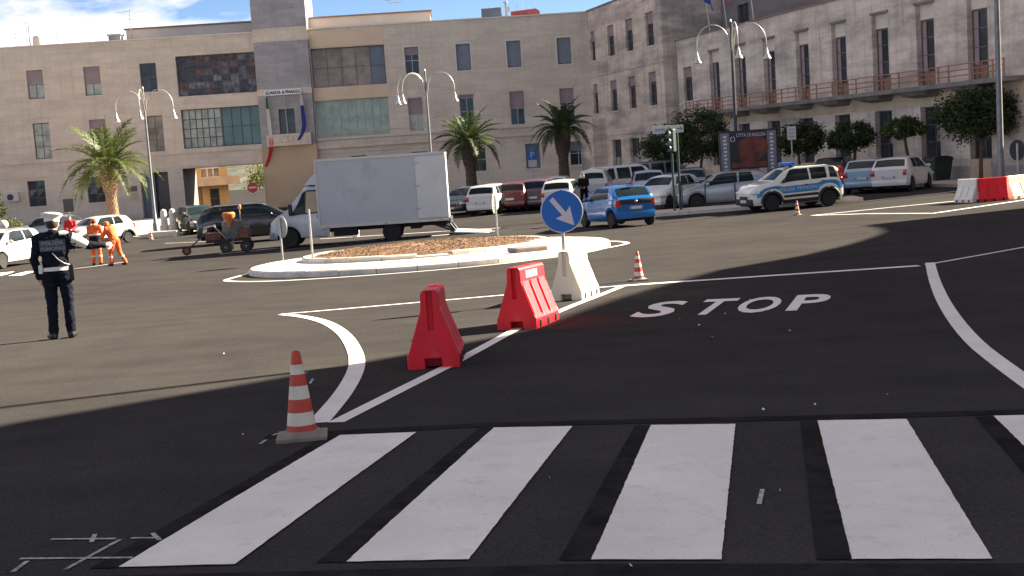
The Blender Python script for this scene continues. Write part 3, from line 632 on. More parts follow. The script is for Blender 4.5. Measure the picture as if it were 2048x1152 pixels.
for i, (u, bl) in enumerate(zip(topL, (0.5, 0.4, 0.45, 0.62, 0.0))): window(A, u, 11.05, 1.32, 2.32, 'frame_brown', bl, 'blind', 2, 2, 'glass_pale' if bl else 'glass')
for i, (u, bl) in enumerate(zip(midL, (0.0, 0.3, 0.0, 0.25, 0.0))):
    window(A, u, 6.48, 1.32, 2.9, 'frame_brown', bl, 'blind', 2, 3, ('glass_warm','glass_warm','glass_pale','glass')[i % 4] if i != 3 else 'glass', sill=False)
    b = MB(); b.box((u-0.66,-0.05,7.98),(u+0.66,-0.003,8.36)); b.build('lintel', M['stone_a'], A)
for u in gndL: window(A, u, 2.25, 1.4, 2.1, 'frame_brown', 0, 'blind', 2, 3, 'glass')
for i, (u, bl, bm_) in enumerate(zip(topR, (0.3, 0.96, 0.96, 0.96), ('blind','blind_grey','blind_grey','blind_grey'))): window(A, u, 11.08, 1.18, 2.2, 'frame_white', bl, bm_, 2, 2, 'glass', surround='coping')
for i, (u, bl) in enumerate(zip(topR, (0.5, 0.12, 0.5, 0.45))):
    window(A, u, 6.65, 1.2, 2.75, 'frame_white', bl, 'blind', 2, 2, 'glass_pale' if i == 0 else 'glass', sill=False)
    b = MB(); b.box((u-0.68,-0.05,8.12),(u+0.68,-0.003,8.5)); b.build('lintel', M['stone_a'], A)
for (u, w, h), bl in zip(gndR, (0.3, 0.5, 0.0, 0.97, 0.42)): window(A, u, 2.62, w, h, 'frame_white', bl, 'blind_blue', 3 if w > 2 else 2, 2, 'glass')
random.seed(11)
for nm_, c_ in (('a',(0.05,0.045,0.06)),('b',(0.10,0.085,0.10)),('c',(0.14,0.13,0.14)),('d',(0.12,0.06,0.05))): M['loggia_'+nm_] = pm('shelves_behind_glass_'+nm_, c_, 0.25, var=0.75, scale=3.2, detail=6, spec=0.3)
glazing(A, 3.95, 10.36, 9.35, 12.6, 9, 6, 0.45, M['frame_dark'], lambda i, j: M[random.choice(['loggia_a','loggia_a','loggia_b','loggia_c','loggia_d'])], mw=0.05)
glazing(A, 4.0, 7.2, 5.1, 8.27, 6, 4, 0.45, M['frame_dark'], M['glass_pale'], mw=0.06)
glazing(A, 7.2, 10.36, 5.1, 8.27, 4, 2, 0.452, M['frame_dark'], M['glass_teal'], mw=0.06)
b = MB(); b.box((14.88,-0.03,8.30),(21.2,-0.003,9.32)); b.build('bounce_glow_panel', M['bounce_glow_panel'], A); b = MB(); b.box((14.88,-0.035,12.62),(20.9,-0.003,13.9)); b.build('bounce_glow_panel', M['bounce_glow_panel'], A)
glazing(A, 14.92, 20.95, 9.35, 12.53, 5, 2, 0.5, M['frame_brown'], lambda i, j: M['blind_blue'] if i == 4 else M['room'], mw=0.035)
glazing(A, 14.92, 20.95, 5.25, 8.27, 9, 2, 0.3, M['sign_back'], lambda i, j: M['frosted'], mw=0.03)
# entrance doors
b = MB(); b.bbox((0.22,0.5,Z0),(1.3,0.58,3.3),0.02); b.build('door', M['blind_blue'], A)
b = MB(); b.bbox((1.32,0.84,Z0),(2.48,0.9,3.3),0.02); d = b.build('door', M['frame_dark'], A); b = MB(); b.tube([(1.45,0.82,0.6),(1.45,0.82,1.4)],0.02); b.build('handle', M['steel'], d)
b = MB(); b.box((-0.9,-0.03,1.9),(-0.1,-0.004,2.35)); b.build('plaque', M['frame_brown'], A)
b = MB(); b.box((-0.85,-0.03,1.2),(-0.02,-0.004,1.82)); b.build('plaque', M['ochre'], A)
b = MB(); b.bbox((-10.6,-0.42,1.75),(-9.6,-0.02,2.45),0.03); ac = b.build('air_conditioner', M['frame_white'], A)
b = MB(); b.lathe([(0.26,0),(0.26,0.02),(0.05,0.03)], 16, (0,0,0), 0, trm(-10.25,-0.425,2.1) @ rotm('X', PI/2)); b.build('fan_grille', M['steel_dark'], ac)
# metal handrail on the ledge of the right half
b = MB()
for u in [15.2 + i*1.0 for i in range(9)]: b.tube([(u,-0.24,5.2),(u,-0.24,5.62)], 0.018, 6)
b.tube([(15.1,-0.24,5.62),(23.4,-0.24,5.62)], 0.025, 6); b.build('handrail', M['steel_pale'], A)
# tower
b = MB(); opsT = [(11.98, 13.28, 5.0, 7.8, 0.3), (11.3, 14.1, Z0, 2.2, 0.5)]
wall(b, 10.42, 14.83, 4.85, 19.0, opsT[:1], y=-0.5)
b.poly([(10.42,-0.5,Z0),(10.42,-0.5,19),(10.42,DEP,19),(10.42,DEP,Z0)]); b.poly([(14.83,-0.5,4.85),(14.83,-0.5,19),(14.83,DEP,19),(14.83,DEP,4.85)]); b.poly([(10.42,-0.5,19),(14.83,-0.5,19),(14.83,DEP,19),(10.42,DEP,19)]); b.poly([(10.42,DEP,Z0),(14.83,DEP,Z0),(14.83,DEP,19),(10.42,DEP,19)])
tw = b.build('tower', M['stone_t'], A)
b = MB(); b.box((10.40,-0.54,13.25),(14.85,-0.502,14.35)); b.build('tower_band', M['stone_a'], tw); b = MB(); b.box((10.40,-0.53,8.95),(14.85,-0.502,9.45)); b.build('tower_band', M['stone_a'], tw)
b = MB(); b.box((10.36,-0.47,Z0),(14.86,DEP-0.1,4.85)); b.build('tower_base', M['tan'], A)
w = glazing(A, 11.98, 13.28, 5.0, 7.8, 2, 3, -0.2, M['frame_brown'], M['glass'])
b = MB(); b.box((10.9,-0.95,4.86),(14.5,-0.503,5.75)); b.box((10.9,-1.0,4.80),(14.5,-0.5,4.859)); b.build('balcony', M['stone_a'], A)
M['sign_bright'] = pm('white_name_board', (0.80,0.78,0.76), 0.5, var=0.04)
# name board, emblem
b = MB(); b.bbox((11.02,-0.72,8.92),(14.0,-0.56,9.36),0.03); sg = b.build('name_board', M['sign_bright'], A)
vs, fs = text_geo('GUARDIA di FINANZA', 0.34, 0.004, bold=0.012); b = MB(); b.add(vs, fs, 0, trm(12.5,-0.726,9.03) @ UPRIGHT @ Matrix.Diagonal((0.84,1,1,1))); b.build('lettering', M['navy'], sg, fix=False)
b = MB(); b.tube([(12.55,-0.62,8.92),(12.6,-0.62,7.0),(12.65,-0.75,5.7)], 0.025, 6); b.build('flag_pole', M['steel_pale'], A)
b = MB()
ci = [(12.75+0.24*math.cos(2*PI*i/16), -0.98, 5.45+0.24*math.sin(2*PI*i/16)) for i in range(17)]; b.tube(ci, 0.055, 6, caps=False); b.ell((12.45,-0.97,5.2),(0.2,0.04,0.1)); b.build('emblem', M['white_plastic'], A)
def hanging_flag(name, root, x, y, ztop, zbot, w, bands, label=None):
    b = MB(); n = 36; k = 9; vs = []
    for i in range(n+1):
        t = i/n; z = ztop + (zbot-ztop)*t
        for j in range(k+1):
            s = j/k-0.5
            vs.append((x + w*s*(0.35+0.5*math.sin(t*2.6)) + 0.16*t - (0.0 if t < 0.62 else (t-0.62)**2*4.5), y - 0.18*t - 0.05*math.sin(s*14+t*4), z))
    for i in range(n):
        for j in range(k):
            t = i/n; m_ = 0
            for q, lim in enumerate(bands):
                if t >= lim: m_ = q
            b.add([vs[i*(k+1)+j], vs[i*(k+1)+j+1], vs[(i+1)*(k+1)+j+1], vs[(i+1)*(k+1)+j]], [(0,1,2,3)], m_)
    return b
M['flag_green'] = pm('green_flag_cloth', (0.02,0.16,0.06), 0.8, var=0.1); M['flag_white'] = pm('white_flag_cloth', (0.68,0.64,0.58), 0.8, var=0.06); M['flag_red'] = pm('red_flag_cloth', (0.50,0.02,0.03), 0.8, var=0.1); M['flag_blue'] = pm('blue_flag_cloth', (0.035,0.05,0.26), 0.8, var=0.15)
LA = Matrix.Translation(A.location) @ rotm('Z', R(2.5))
def flag_thing(nm, label, x, mats, bands, ztop, zbot, w):
    t = thing(nm, label, 'flag', LA @ Vector((x, -0.75, 5.3)), R(2.5))
    b = MB(); b.tube([(0,0,0),(-0.05,-0.05,3.7)], 0.03, 6); b.build('flag_pole', M['steel_pale'], t)
    hanging_flag('cloth', t, 0.0, -0.08, ztop-5.3, zbot-5.3, w, bands).build('cloth', mats, t, smooth=True, ang=180)
flag_thing('flag', 'long limp green white and red flag hanging at the left of the tower window', 11.15, [M['flag_green'], M['flag_white'], M['flag_red']], [0, 0.14, 0.56], 8.8, 3.2, 0.38)
flag_thing('flag', 'limp blue flag hanging at the right of the tower window', 13.95, [M['flag_white'], M['flag_blue']], [0, 0.25], 8.9, 5.2, 0.4)
# set-back top storey with brown eaves
for (a, c) in ((-0.15, 10.4), (14.85, 24.9)):
    b = MB(); b.box((a,1.5,ZR-0.3),(c,DEP-0.1,15.12)); b.build('penthouse', M['cream'], A)
    b = MB(); b.box((a-0.15,1.35,15.124),(c+0.15,DEP,15.24)); b.build('penthouse_roof', M['brown_trim'], A)
# things on the roof
def roof(u, y): return LA @ Vector((u, y, ZR-0.32))
t = thing('water_tank', 'white cylindrical water tank on the roof at far left', 'water tank', roof(-7.2, 1.2)); b = MB(); b.lathe([(0.42,0),(0.45,0.1),(0.45,1.1),(0.38,1.25),(0.1,1.3)],18); b.build('drum', M['cream'], t, True); b = MB(); b.tube([(-0.7,0,0),(-0.7,0,2.2)],0.05,6); b.tube([(-0.95,0.2,0),(-0.95,0.2,2.5)],0.035,6); b.build('pipe', M['steel'], t)
t = thing('chimney', 'squat grey ventilation box on the roof left of the penthouse', 'vent', roof(-0.9, 1.0)); b = MB(); b.bbox((-0.5,-0.4,0),(0.5,0.4,0.85),0.05); b.build('box', M['blind_grey'], t); b = MB(); b.bbox((-0.6,-0.48,0.85),(0.6,0.48,1.0),0.03); b.build('lid', M['steel'], t)
def antenna(u, h, label, y=1.0, z=0.0):
    t = thing('tv_antenna', label, 'antenna', roof(u, y) + Vector((0,0,z))); b = MB(); b.tube([(0,0,0),(0,0,h)],0.03,6); b.build('mast', M['steel'], t)
    b = MB(); b.tube([(-1.1,0,h-0.15),(0.25,0,h-0.05)],0.022,6)
    for i in range(7): x = -1.0+i*0.17; b.tube([(x,-0.25,h-0.14+i*0.012),(x,0.25,h-0.14+i*0.012)],0.012,5)
    b.build('yagi', M['steel'], t); b = MB(); b.tube([(-0.9,0,h*0.72),(0.4,0,h*0.74)],0.018,6); b.build('boom', M['steel'], t)
antenna(0.35, 2.9, 'thin television aerial standing left of the penthouse roof', 1.2)
antenna(-5.6, 1.4, 'low television aerial beside the white water tank', 0.9)
antenna(-8.9, 1.6, 'television aerial at the far left end of the roof', 0.9)
antenna(22.3, 1.3, 'television aerial on top of the right penthouse roof', 3.0, 1.46)
t = thing('water_tank', 'dark blue grey water tank on the roof right of the penthouse', 'water tank', roof(30.0, 1.2)); b = MB(); b.bbox((-0.85,-0.5,0.3),(0.85,0.5,1.25),0.12); b.build('drum', M['blind_blue'], t); b = MB(); b.box((-0.7,-0.4,0),(-0.6,0.4,0.3)); b.box((0.6,-0.4,0),(0.7,0.4,0.3)); b.build('stand', M['steel_dark'], t)
t = thing('flue', 'grey flue pipe with cowl between the roof tank and the red shed', 'flue', roof(31.2, 1.0)); b = MB(); b.tube([(0,0,0),(0,0,1.6)],0.09,8); b.build('pipe', M['steel'], t); b = MB(); b.lathe([(0.2,0),(0.2,0.1),(0.05,0.16)],10,(0,0,1.6)); b.build('cowl', M['steel'], t); b = MB(); b.lathe([(0.03,0),(0.2,0.05),(0.25,0.09)],12,(0,0,0),0,trm(0.12,-0.15,1.0)@rotm('X',PI/2)); b.build('dish', M['frame_white'], t)
t = thing('roof_shed', 'low red roof structure at the right end of the long building', 'shed', roof(32.8, 1.3)); b = MB(); b.prism([(-1.2,0),(1.2,0),(1.2,0.75),(0.9,0.98),(-1.2,0.85)],-0.5,0.5); b.build('wall', pm('red_shed', (0.33,0.06,0.07), 0.7, var=0.15), t); b = MB(); b.tube([(-0.6,0,0.8),(-0.6,0,1.5)],0.05,6); b.tube([(-0.2,0.2,0.8),(-0.2,0.2,2.4)],0.02,5); b.tube([(0.9,0.2,0.9),(0.9,0.2,2.3)],0.02,5); b.build('aerial', M['steel'], t)

# ---- wing that bends towards the camera
W = thing('corner_wing', 'weathered stone wing with two rows of narrow windows beside the long building', 'building', (15.57, 77.85, 0), R(105-180))
ww = 1.45
wu = [-16.9, -21.1, -25.2, -29.55]
opsW = [op(u, 11.25, ww if i < 3 else 1.1, 2.4) for i, u in enumerate(wu)] + [op(u, 6.95, ww if i < 3 else 1.1, 2.42) for i, u in enumerate(wu)] + [(-26.2, -24.2, -0.6, 3.5, 0.3), (-22.3, -20.2, -0.6, 3.5, 0.3), (-17.9, -15.9, -0.6, 3.5, 0.3)]
b = MB(); wall(b, -32.4, -14.6, -0.8, 14.12, opsW); b.poly([(-14.6,0.001,-0.8),(-14.6,9,-0.8),(-14.6,9,14.12),(-14.6,0.001,14.12)]); b.poly([(-32.4,0.001,-0.8),(-32.4,9,-0.8),(-32.4,9,14.12),(-32.4,0.001,14.12)]); b.poly([(-32.4,9,-0.8),(-14.6,9,-0.8),(-14.6,9,14.12),(-32.4,9,14.12)])
b.build('wall', M['stone_b'], W)
b = MB(); b.box((-32.4,0.3,13.6),(-14.6,9,13.8)); b.build('roof', M['slab'], W)
b = MB(); b.box((-32.5,-0.10,14.12),(-14.5,0.4,14.24)); b.build('coping', M['slab'], W)
b = MB(); b.box((-32.3,-0.05,8.72),(-14.6,-0.003,8.80)); b.box((-32.3,-0.06,3.86),(-14.6,-0.003,3.97)); b.build('string_course', M['stone_b'], W)
b = MB(); b.box((-32.3,-1.1,-0.8),(-27.6,-0.003,5.3)); b.build('low_annex', M['stone_b'], W)
for i, u in enumerate(wu):
    window(W, u, 11.25, ww if i < 3 else 1.1, 2.4, 'frame_brown', 0.35, 'blind', 2, 3, ('glass','wood_panel') if False else 'glass', rev=0.25)
    window(W, u, 6.95, ww if i < 3 else 1.1, 2.42, 'frame_brown', 0.3, 'blind', 2, 3, 'glass', rev=0.25)
for i, (a, c) in enumerate(((-26.2,-24.2), (-22.3,-20.2), (-17.9,-15.9))):
    glazing(W, a, c, -0.6, 3.5, 2, 3, 0.3, M['frame_brown'], lambda p, q: M['wood_panel'] if q == 0 else (M['glass_pale'] if q == 1 else M['glass']), name='door')

# ---- the balconied building on the right
RB = thing('balconied_building', 'two storey stone building with tall balcony doors along the right side', 'building', (22.5, 56.7, 0), R(105.5-180))
du = [-2.32, -6.38, -10.35, -14.45, -18.5, -22.6, -26.5, -30.4]
gu = [-2.3, -6.18, -10.3, -14.36, -18.4, -22.36, -26.4, -30.4]
opsD = [op(u, 6.83, 1.5, 3.95, 0.35) for u in du] + [op(-34.8, 6.94, 1.45, 2.35)] + [op(u, 2.55, 1.6, 2.6, 0.35) for u in gu]
b = MB(); wall(b, -36.5, 0.95, -0.4, 10.05, opsD); b.poly([(0.95,0.001,-0.4),(0.95,10,-0.4),(0.95,10,10.05),(0.95,0.001,10.05)]); b.poly([(-36.5,0.001,-0.4),(-36.5,10,-0.4),(-36.5,10,10.05),(-36.5,0.001,10.05)]); b.poly([(-36.5,10,-0.4),(0.95,10,-0.4),(0.95,10,10.05),(-36.5,10,10.05)])
b.build('wall', M['stone_r'], RB)
b = MB(); b.box((-36.5,0.36,9.5),(0.94,10,9.7)); b.build('terrace', M['slab'], RB)
b = MB(); b.box((-36.6,-0.08,10.05),(1.05,0.35,10.15)); b.build('coping', M['brown_trim'], RB)
b = MB(); b.box((-36.4,-0.045,3.92),(0.9,-0.003,4.66)); b.build('ochre_band', M['ochre'], RB)
b = MB(); b.box((-36.4,-0.05,-0.4),(0.9,-0.003,0.95)); b.build('plinth', M['stone_t'], RB)
for u in du:
    d = glazing(RB, u-0.75, u+0.75, 4.855, 8.05, 3, 4, 0.35, M['frame_brown'], lambda i, j: M['wood_panel'] if j == 0 else (M['glass'] if i == 1 else M['blind']), name='balcony_door', us=[u-0.69, u-0.30, u+0.30, u+0.69], zs=[4.95, 5.55, 6.35, 7.2, 7.99])
    b = MB(); b.box((u-0.74,0.24,8.07),(u+0.74,0.34,8.8)); b.build('transom_panel', M['cream'], d)
    b = MB(); b.box((u-0.85,-0.06,8.81),(u+0.85,-0.003,8.92)); b.build('lintel', M['slab'], d)
window(RB, -34.8, 6.94, 1.45, 2.35, 'frame_brown', 0.3, 'blind', 2, 3, 'glass')
for u in gu:
    w = glazing(RB, u-0.8, u+0.8, 1.25, 3.85, 2, 3, 0.35, M['frame_brown'], lambda i, j: M[('glass','blind','glass')[j]] if i else M['glass'])
    b = MB(); b.box((u-0.8,-0.052,0.1),(u+0.8,-0.051+0.04,1.2)); b.build('panel_below', M['ochre'], w)
b = MB(); b.bbox((-33.2,-1.05,4.62),(0.9,-0.002,4.845),0.03)
b.build('balcony_slab', M['slab'], RB)
for u in du:
    b = MB(); b.add([(u-1.15,-0.95,4.62),(u+1.15,-0.95,4.62),(u+1.15,-0.003,4.62),(u-1.15,-0.003,4.62),(u-0.95,-0.75,4.42),(u+0.95,-0.75,4.42),(u+0.95,-0.003,4.30),(u-0.95,-0.003,4.30)], [(0,1,5,4),(1,2,6,5),(3,0,4,7),(4,5,6,7)]); b.build('corbel', M['slab'], RB)
for k in range(9):                                     # rail panels between the doors
    u1 = (du[k-1]-0.85) if k > 0 else 0.8; u0 = (du[k]+0.85) if k < 8 else -33.1
    b = MB()
    for z in (5.1, 5.35, 5.6): b.tube([(u0,-0.98,z),(u1,-0.98,z)], 0.032, 6)
    for i in range(4): u = u0+(u1-u0)*i/3; b.tube([(u,-0.98,4.84),(u,-0.98,5.62)], 0.04, 6)
    b.build('balcony_rail', M['rust'], RB)
for u in du:
    b = MB()
    for z in (5.1, 5.35, 5.6): b.tube([(u-0.85,-0.98,z),(u+0.85,-0.98,z)], 0.032, 6)
    b.build('balcony_rail', M['rust'], RB)
opsS = [(-33.9,-32.2,10.2,12.1,0.25), (-12.9,-11.2,10.2,12.6,0.25), (-20.9,-19.2,10.2,12.6,0.25), (-6.9,-5.2,10.2,12.6,0.25)]
b = MB(); wall(b, -36.5, -27.5, 9.7, 14.3, opsS[:1], y=3.6); wall(b, -27.5, 0.94, 9.7, 12.35, [(o_[0],o_[1],10.2,12.0,0.25) for o_ in opsS[1:]], y=3.6); b.box((-36.5,3.95,9.7),(-27.5,10,14.3)); b.box((-27.49,3.95,9.7),(0.94,10,12.35)); b.box((-27.5,3.6,12.35),(-27.45,3.95,14.3)); b.build('upper_storey', M['stone_dark'], RB)
for (a, c, d, e, r_) in opsS: glazing(RB, a, c, d, min(e, 12.0) if a > -27 else e, 2, 2, 3.85, M['frame_dark'], M['glass'])
NB = thing('set_back_building', 'dark set back building at the right edge behind the tall pole', 'building', (22.5, 56.7, 0), R(105.5-180))
b = MB(); wall(b, 0.97, 16, -0.4, 10.2, [op(3.4, 6.9, 1.4, 2.4), op(7.4, 6.9, 1.4, 2.4), op(11.4, 6.9, 1.4, 2.4), op(3.4, 2.4, 1.4, 2.4), op(7.4, 2.4, 1.4, 2.4), op(11.4, 2.4, 1.4, 2.4)], y=12.0); b.box((0.97,12.26,-0.4),(16,20,10.2)); b.build('wall', M['stone_r'], NB)
b = MB(); b.box((0.97,11.9,10.2),(16.1,20,10.35)); b.build('coping', M['brown_trim'], NB)
for u in (3.4, 7.4, 11.4):
    for z in (6.9, 2.4): glazing(NB, u-0.7, u+0.7, z-1.2, z+1.2, 2, 3, 12.25, M['frame_brown'], M['glass'])
LR = Matrix.Translation(RB.location) @ rotm('Z', R(105.5-180))
def roof_flag(nm, label, u, mats, h, zc0, zc1, w, lean=0.35):
    t = thing(nm, label, 'flag', LR @ Vector((u, 0.15, 9.7)), R(105.5-180)); b = MB(); b.tube([(0,0,0),(0,-lean,h)],0.035,6); b.build('flag_pole', M['steel_pale'], t)
    if mats:
        b = MB(); n = 14; k = 10
        def P(i, j):
            s, q = j/k, i/n; z = h-0.1-(h-0.1-zc0)*0 - q*zc1
            return (w*s*(0.75+0.25*q), -lean*(z/h) - 0.05 - 0.12*math.sin(s*7+q*2), z - 0.7*s*w*0.8)
        for i in range(n):
            for j in range(k): b.add([P(i,j),P(i,j+1),P(i+1,j+1),P(i+1,j)], [(0,1,2,3)], min(len(mats)-1, int(j*len(mats)/k)))
        b.build('cloth', mats, t, smooth=True, ang=180)
roof_flag('flag', 'green white and red flag on the terrace edge of the balconied building', -28.4, [M['flag_green'], M['flag_white'], M['flag_red']], 3.6, 2.4, 1.1, 1.5)
roof_flag('flag', 'blue flag on the terrace left of the three colour flag', -31.0, [M['flag_blue'], M['flag_blue']], 3.7, 2.4, 1.2, 1.4)
roof_flag('flag', 'red and yellow flag on the terrace, farthest right of the flags', -24.6, [M['flag_red'], M['ochre']], 3.9, 2.4, 1.2, 1.3)

# ---- yellow house and hillside seen through the archway
H = thing('yellow_house', 'yellow plastered house with a balcony seen through the archway', 'house', LA @ Vector((0.0, 17.0, -0.4)), R(17))
b = MB(); wall(b, -3.0, 4.4, 0, 9, [(1.9,3.7,3.0,4.75,0.3), (0.9,1.9,0,2.1,0.3), (2.6,3.5,0.0,1.9,0.3)]); b.box((-3.0,0.31,0),(4.4,8,9)); b.build('wall', pm('yellow_plaster', (0.50,0.33,0.15), 0.85, var=0.08, scale=1), H)
b = MB(); b.box((-3.2,-0.3,9.0),(4.6,8.2,9.25)); b.build('roof', M['brown_trim'], H)
glazing(H, 1.9, 3.7, 3.0, 4.75, 3, 2, 0.2, M['cream'], lambda i, j: M['frame_white'] if j else M['glass_warm'], mw=0.1)
glazing(H, 0.9, 1.9, 0, 2.1, 1, 2, 0.2, M['frame_brown'], M['wood_panel'], name='door')
glazing(H, 2.6, 3.5, 0, 1.9, 1, 2, 0.2, M['frame_brown'], M['glass'], name='door')
b = MB(); b.box((1.5,-1.4,2.2),(5.4,-0.003,2.4)); b.box((1.5,-1.4,2.4),(5.4,-1.25,3.0)); b.box((5.25,-1.25,2.4),(5.4,-0.003,3.0)); b.build('balcony', M['ochre'], H)
hb = MB(); n = 40; vs = []
for j in range(13):
    for i in range(n+1):
        x = -260 + 400*i/n; y = 190 + 14*j; vs.append((x, y, -2 + 11*sm(j/12, 0, 1)*(0.8+0.25*math.sin(x*0.021+1)) + 2.2*math.sin(x*0.09+j) ))
hb.add(vs, [(j*(n+1)+i, j*(n+1)+i+1, (j+1)*(n+1)+i+1, (j+1)*(n+1)+i) for j in range(12) for i in range(n)])
tag(hb.build('hillside', pm('scrub_hillside', (0.065,0.075,0.045), 0.95, var=0.6, scale=0.35, coord='Object', detail=8, bump=0.5, bscale=0.4, dirt=((0.17,0.15,0.12), 0.16, 0.50, 0.66)), smooth=True, ang=180), 'scrubby hillside behind the buildings', kind='structure')

# ---- the block on the near right, outside the picture, whose shade lies over the crossing
SB = thing('corner_block', 'tall plastered corner block beside the crossing at the near right', 'building', (0, 0, 0), 0)
SDIR = Vector((math.cos(SUN_AZ), math.sin(SUN_AZ), 0)); TE = math.tan(SUN_EL); HB = 13.0
edge = [gp(*p) for p in ((0,850),(500,766),(816,708),(1005,671),(1070,655),(1140,628),(1240,594),(1430,541),(1600,512),(1690,491),(1745,474),(1766,464),(1760,457),(1725,451))]
a0 = edge[0] + SDIR*((HB-edge[0].z)/TE); a1 = edge[7] + SDIR*((HB-edge[7].z)/TE); a0.z = a1.z = 0
dirv = (a1-a0).normalized(); perp = Vector((dirv.y, -dirv.x, 0))
prof = []
for p in edge:
    # sun ray over p meets the street front
    d = a0 - Vector((p.x, p.y, 0)); den = SDIR.x*dirv.y - SDIR.y*dirv.x
    t = (d.x*dirv.y - d.y*dirv.x)/den; s_ = (SDIR.x*t - d.x)*dirv.x + (SDIR.y*t - d.y)*dirv.y
    prof.append((s_, p.z + t*TE))
SB.location = (a0.x, a0.y, 0); SB.rotation_euler = (0, 0, math.atan2(dirv.y, dirv.x))
prof = [(-9.0, prof[0][1])] + prof
mono = [prof[0]]
for q in prof[1:]:
    if q[0] > mono[-1][0] + 0.02: mono.append(q)
S1 = mono[-1][0]
b = MB(); k = len(mono)
vs = [(s_, 0, -0.5) for s_, z in mono] + [(s_, 0, z) for s_, z in mono] + [(s_, -9, -0.5) for s_, z in mono] + [(s_, -9, z-0.3) for s_, z in mono]
fs = []
for i in range(k-1): fs += [(i,i+1,k+i+1,k+i), (2*k+i,3*k+i,3*k+i+1,2*k+i+1), (k+i,k+i+1,3*k+i+1,3*k+i)]
fs += [(0,k,3*k,2*k), (k-1,3*k-1,4*k-1,2*k-1)]
b.add(vs, fs); b.build('wall', M['cream'], SB)
for z in (1.0, 4.6, 8.0):
    for i in range(8):
        u = -7.0 + i*(S1+6)/8
        bb_ = MB(); bb_.box((u,0.003,z+0.8),(u+1.1,0.06,z+2.6)); w = bb_.build('window', M['frame_brown'], SB); bb_ = MB(); bb_.box((u+0.1,0.062,z+0.9),(u+1.0,0.075,z+2.5)); bb_.build('pane', M['glass'], w)

# ------------------------------------------------------------------ palms and trees
def frond_mesh(L, droop, seed, mt, nl=30):
    rnd = random.Random(seed); b = MB(); n = 14; path = []
    for i in range(n+1):
        t = i/n; path.append(Vector((L*(t - 0.18*t*t*droop), 0.03*math.sin(t*5+seed), L*(0.55*t - (0.35+0.55*droop)*t*t))))
    b.tube(path, [0.035*(1-0.8*i/n)+0.004 for i in range(n+1)], 5)
    def at(t):
        f = t*n; i = min(n-1, int(f)); return path[i].lerp(path[i+1], f-i), (path[i+1]-path[i]).normalized()
    for i in range(nl):
        t = 0.14 + 0.86*i/nl; p, d = at(t)
        ll = L*0.24*math.sin(PI*min(1, 0.18+0.86*t))**0.7*rnd.uniform(0.85, 1.1); w = 0.028*rnd.uniform(0.8, 1.3)*(L/2.6)
        side = d.cross(Vector((0,0,1))).normalized(); upv = side.cross(d).normalized()
        for s in (-1, 1):
            q = (side*s*0.8 + d*0.62 + upv*rnd.uniform(0.05, 0.4)).normalized(); e = p + q*ll - Vector((0,0,ll*0.22*rnd.uniform(0.5,1.4))); m_ = p + q*ll*0.5
            wv = d*w
            b.add([p-wv, p+wv, m_+wv*1.1, m_-wv*1.1, e], [(0,1,2,3), (3,2,4)])
    return b.mesh('frond', mt, fix=False)
def palm(label, base, H_, r0, L, nf, mt, seed, bark='palm_bark', stub='palm_boot'):
    rnd = random.Random(seed); t = thing('palm_tree', label, 'palm tree', base, group='date palms along the long building')
    b = MB(); prof = []; n = 14
    for i in range(n+1):
        q = i/n; prof.append((r0*(1.15-0.35*q if q < 0.55 else 0.95+0.55*math.sin((q-0.55)/0.45*PI*0.8)), -0.2+(H_+0.2)*q))
    b.lathe(prof, 16); tr = b.build('trunk', M[bark], t, True)
    bo = MB(); rows = int(H_/0.17)
    for j in range(rows):
        z = 0.2 + (H_-0.15)*j/rows; q = z/H_; r = r0*(1.15-0.35*q if q < 0.55 else 0.95+0.55*math.sin((q-0.55)/0.45*PI*0.8))
        for i in range(11):
            a = 2*PI*(i+0.5*(j%2))/11 + rnd.uniform(-.06,.06); o = Vector((math.cos(a), math.sin(a), 0)); s = Vector((-o.y, o.x, 0)); ln = 0.05 if q < 0.6 else 0.11
            c = o*(r-0.01) + Vector((0,0,z)); w = 0.24*r
            bo.add([c-s*w, c-Vector((0,0,0.08)), c+s*w, c+Vector((0,0,0.10)), c+o*ln+Vector((0,0,0.10))], [(0,1,4),(1,2,4),(2,3,4),(3,0,4)])
    bo.build('leaf_stubs', M[stub], tr, fix=False)
    ms = [frond_mesh(L, d, seed+k, mt) for k, d in enumerate((0.15, 0.45, 0.75, 1.0, 1.25))]
    for i in range(nf):
        q = i/nf; a = i*2.39996 + rnd.uniform(-.2,.2); k = min(4, int(q*5)); el = R(72 - 62*q**0.9 + rnd.uniform(-7, 7))
        o = bpy.data.objects.new('frond', ms[k]); COL.objects.link(o); o.parent = t; o.location = (0.12*math.cos(a), 0.12*math.sin(a), H_-0.08-0.12*q)
        o.rotation_euler = (rnd.uniform(-.2,.2), -el+R(24), a); sc = rnd.uniform(0.86, 1.12); o.scale = (sc, sc, sc)
    return t
pl = gy(229, 84); palm('sunlit palm with a stubby trunk at the left of the square', pl, 4.15, 0.35, 3.6, 32, M['palm_leaf'], 21)
pl = gy(946, 82); palm('palm behind the box truck, left of the two dark palms', pl, 3.9, 0.33, 2.5, 36, M['palm_leaf2'], 31, 'bark', 'bark')  # both dark palms: shade put into darker bark and frond colours
pl = gy(1131, 86); palm('dark palm by the parking sign, right of the two dark palms', pl, 4.3, 0.33, 2.45, 36, M['palm_leaf2'], 41, 'bark', 'bark')

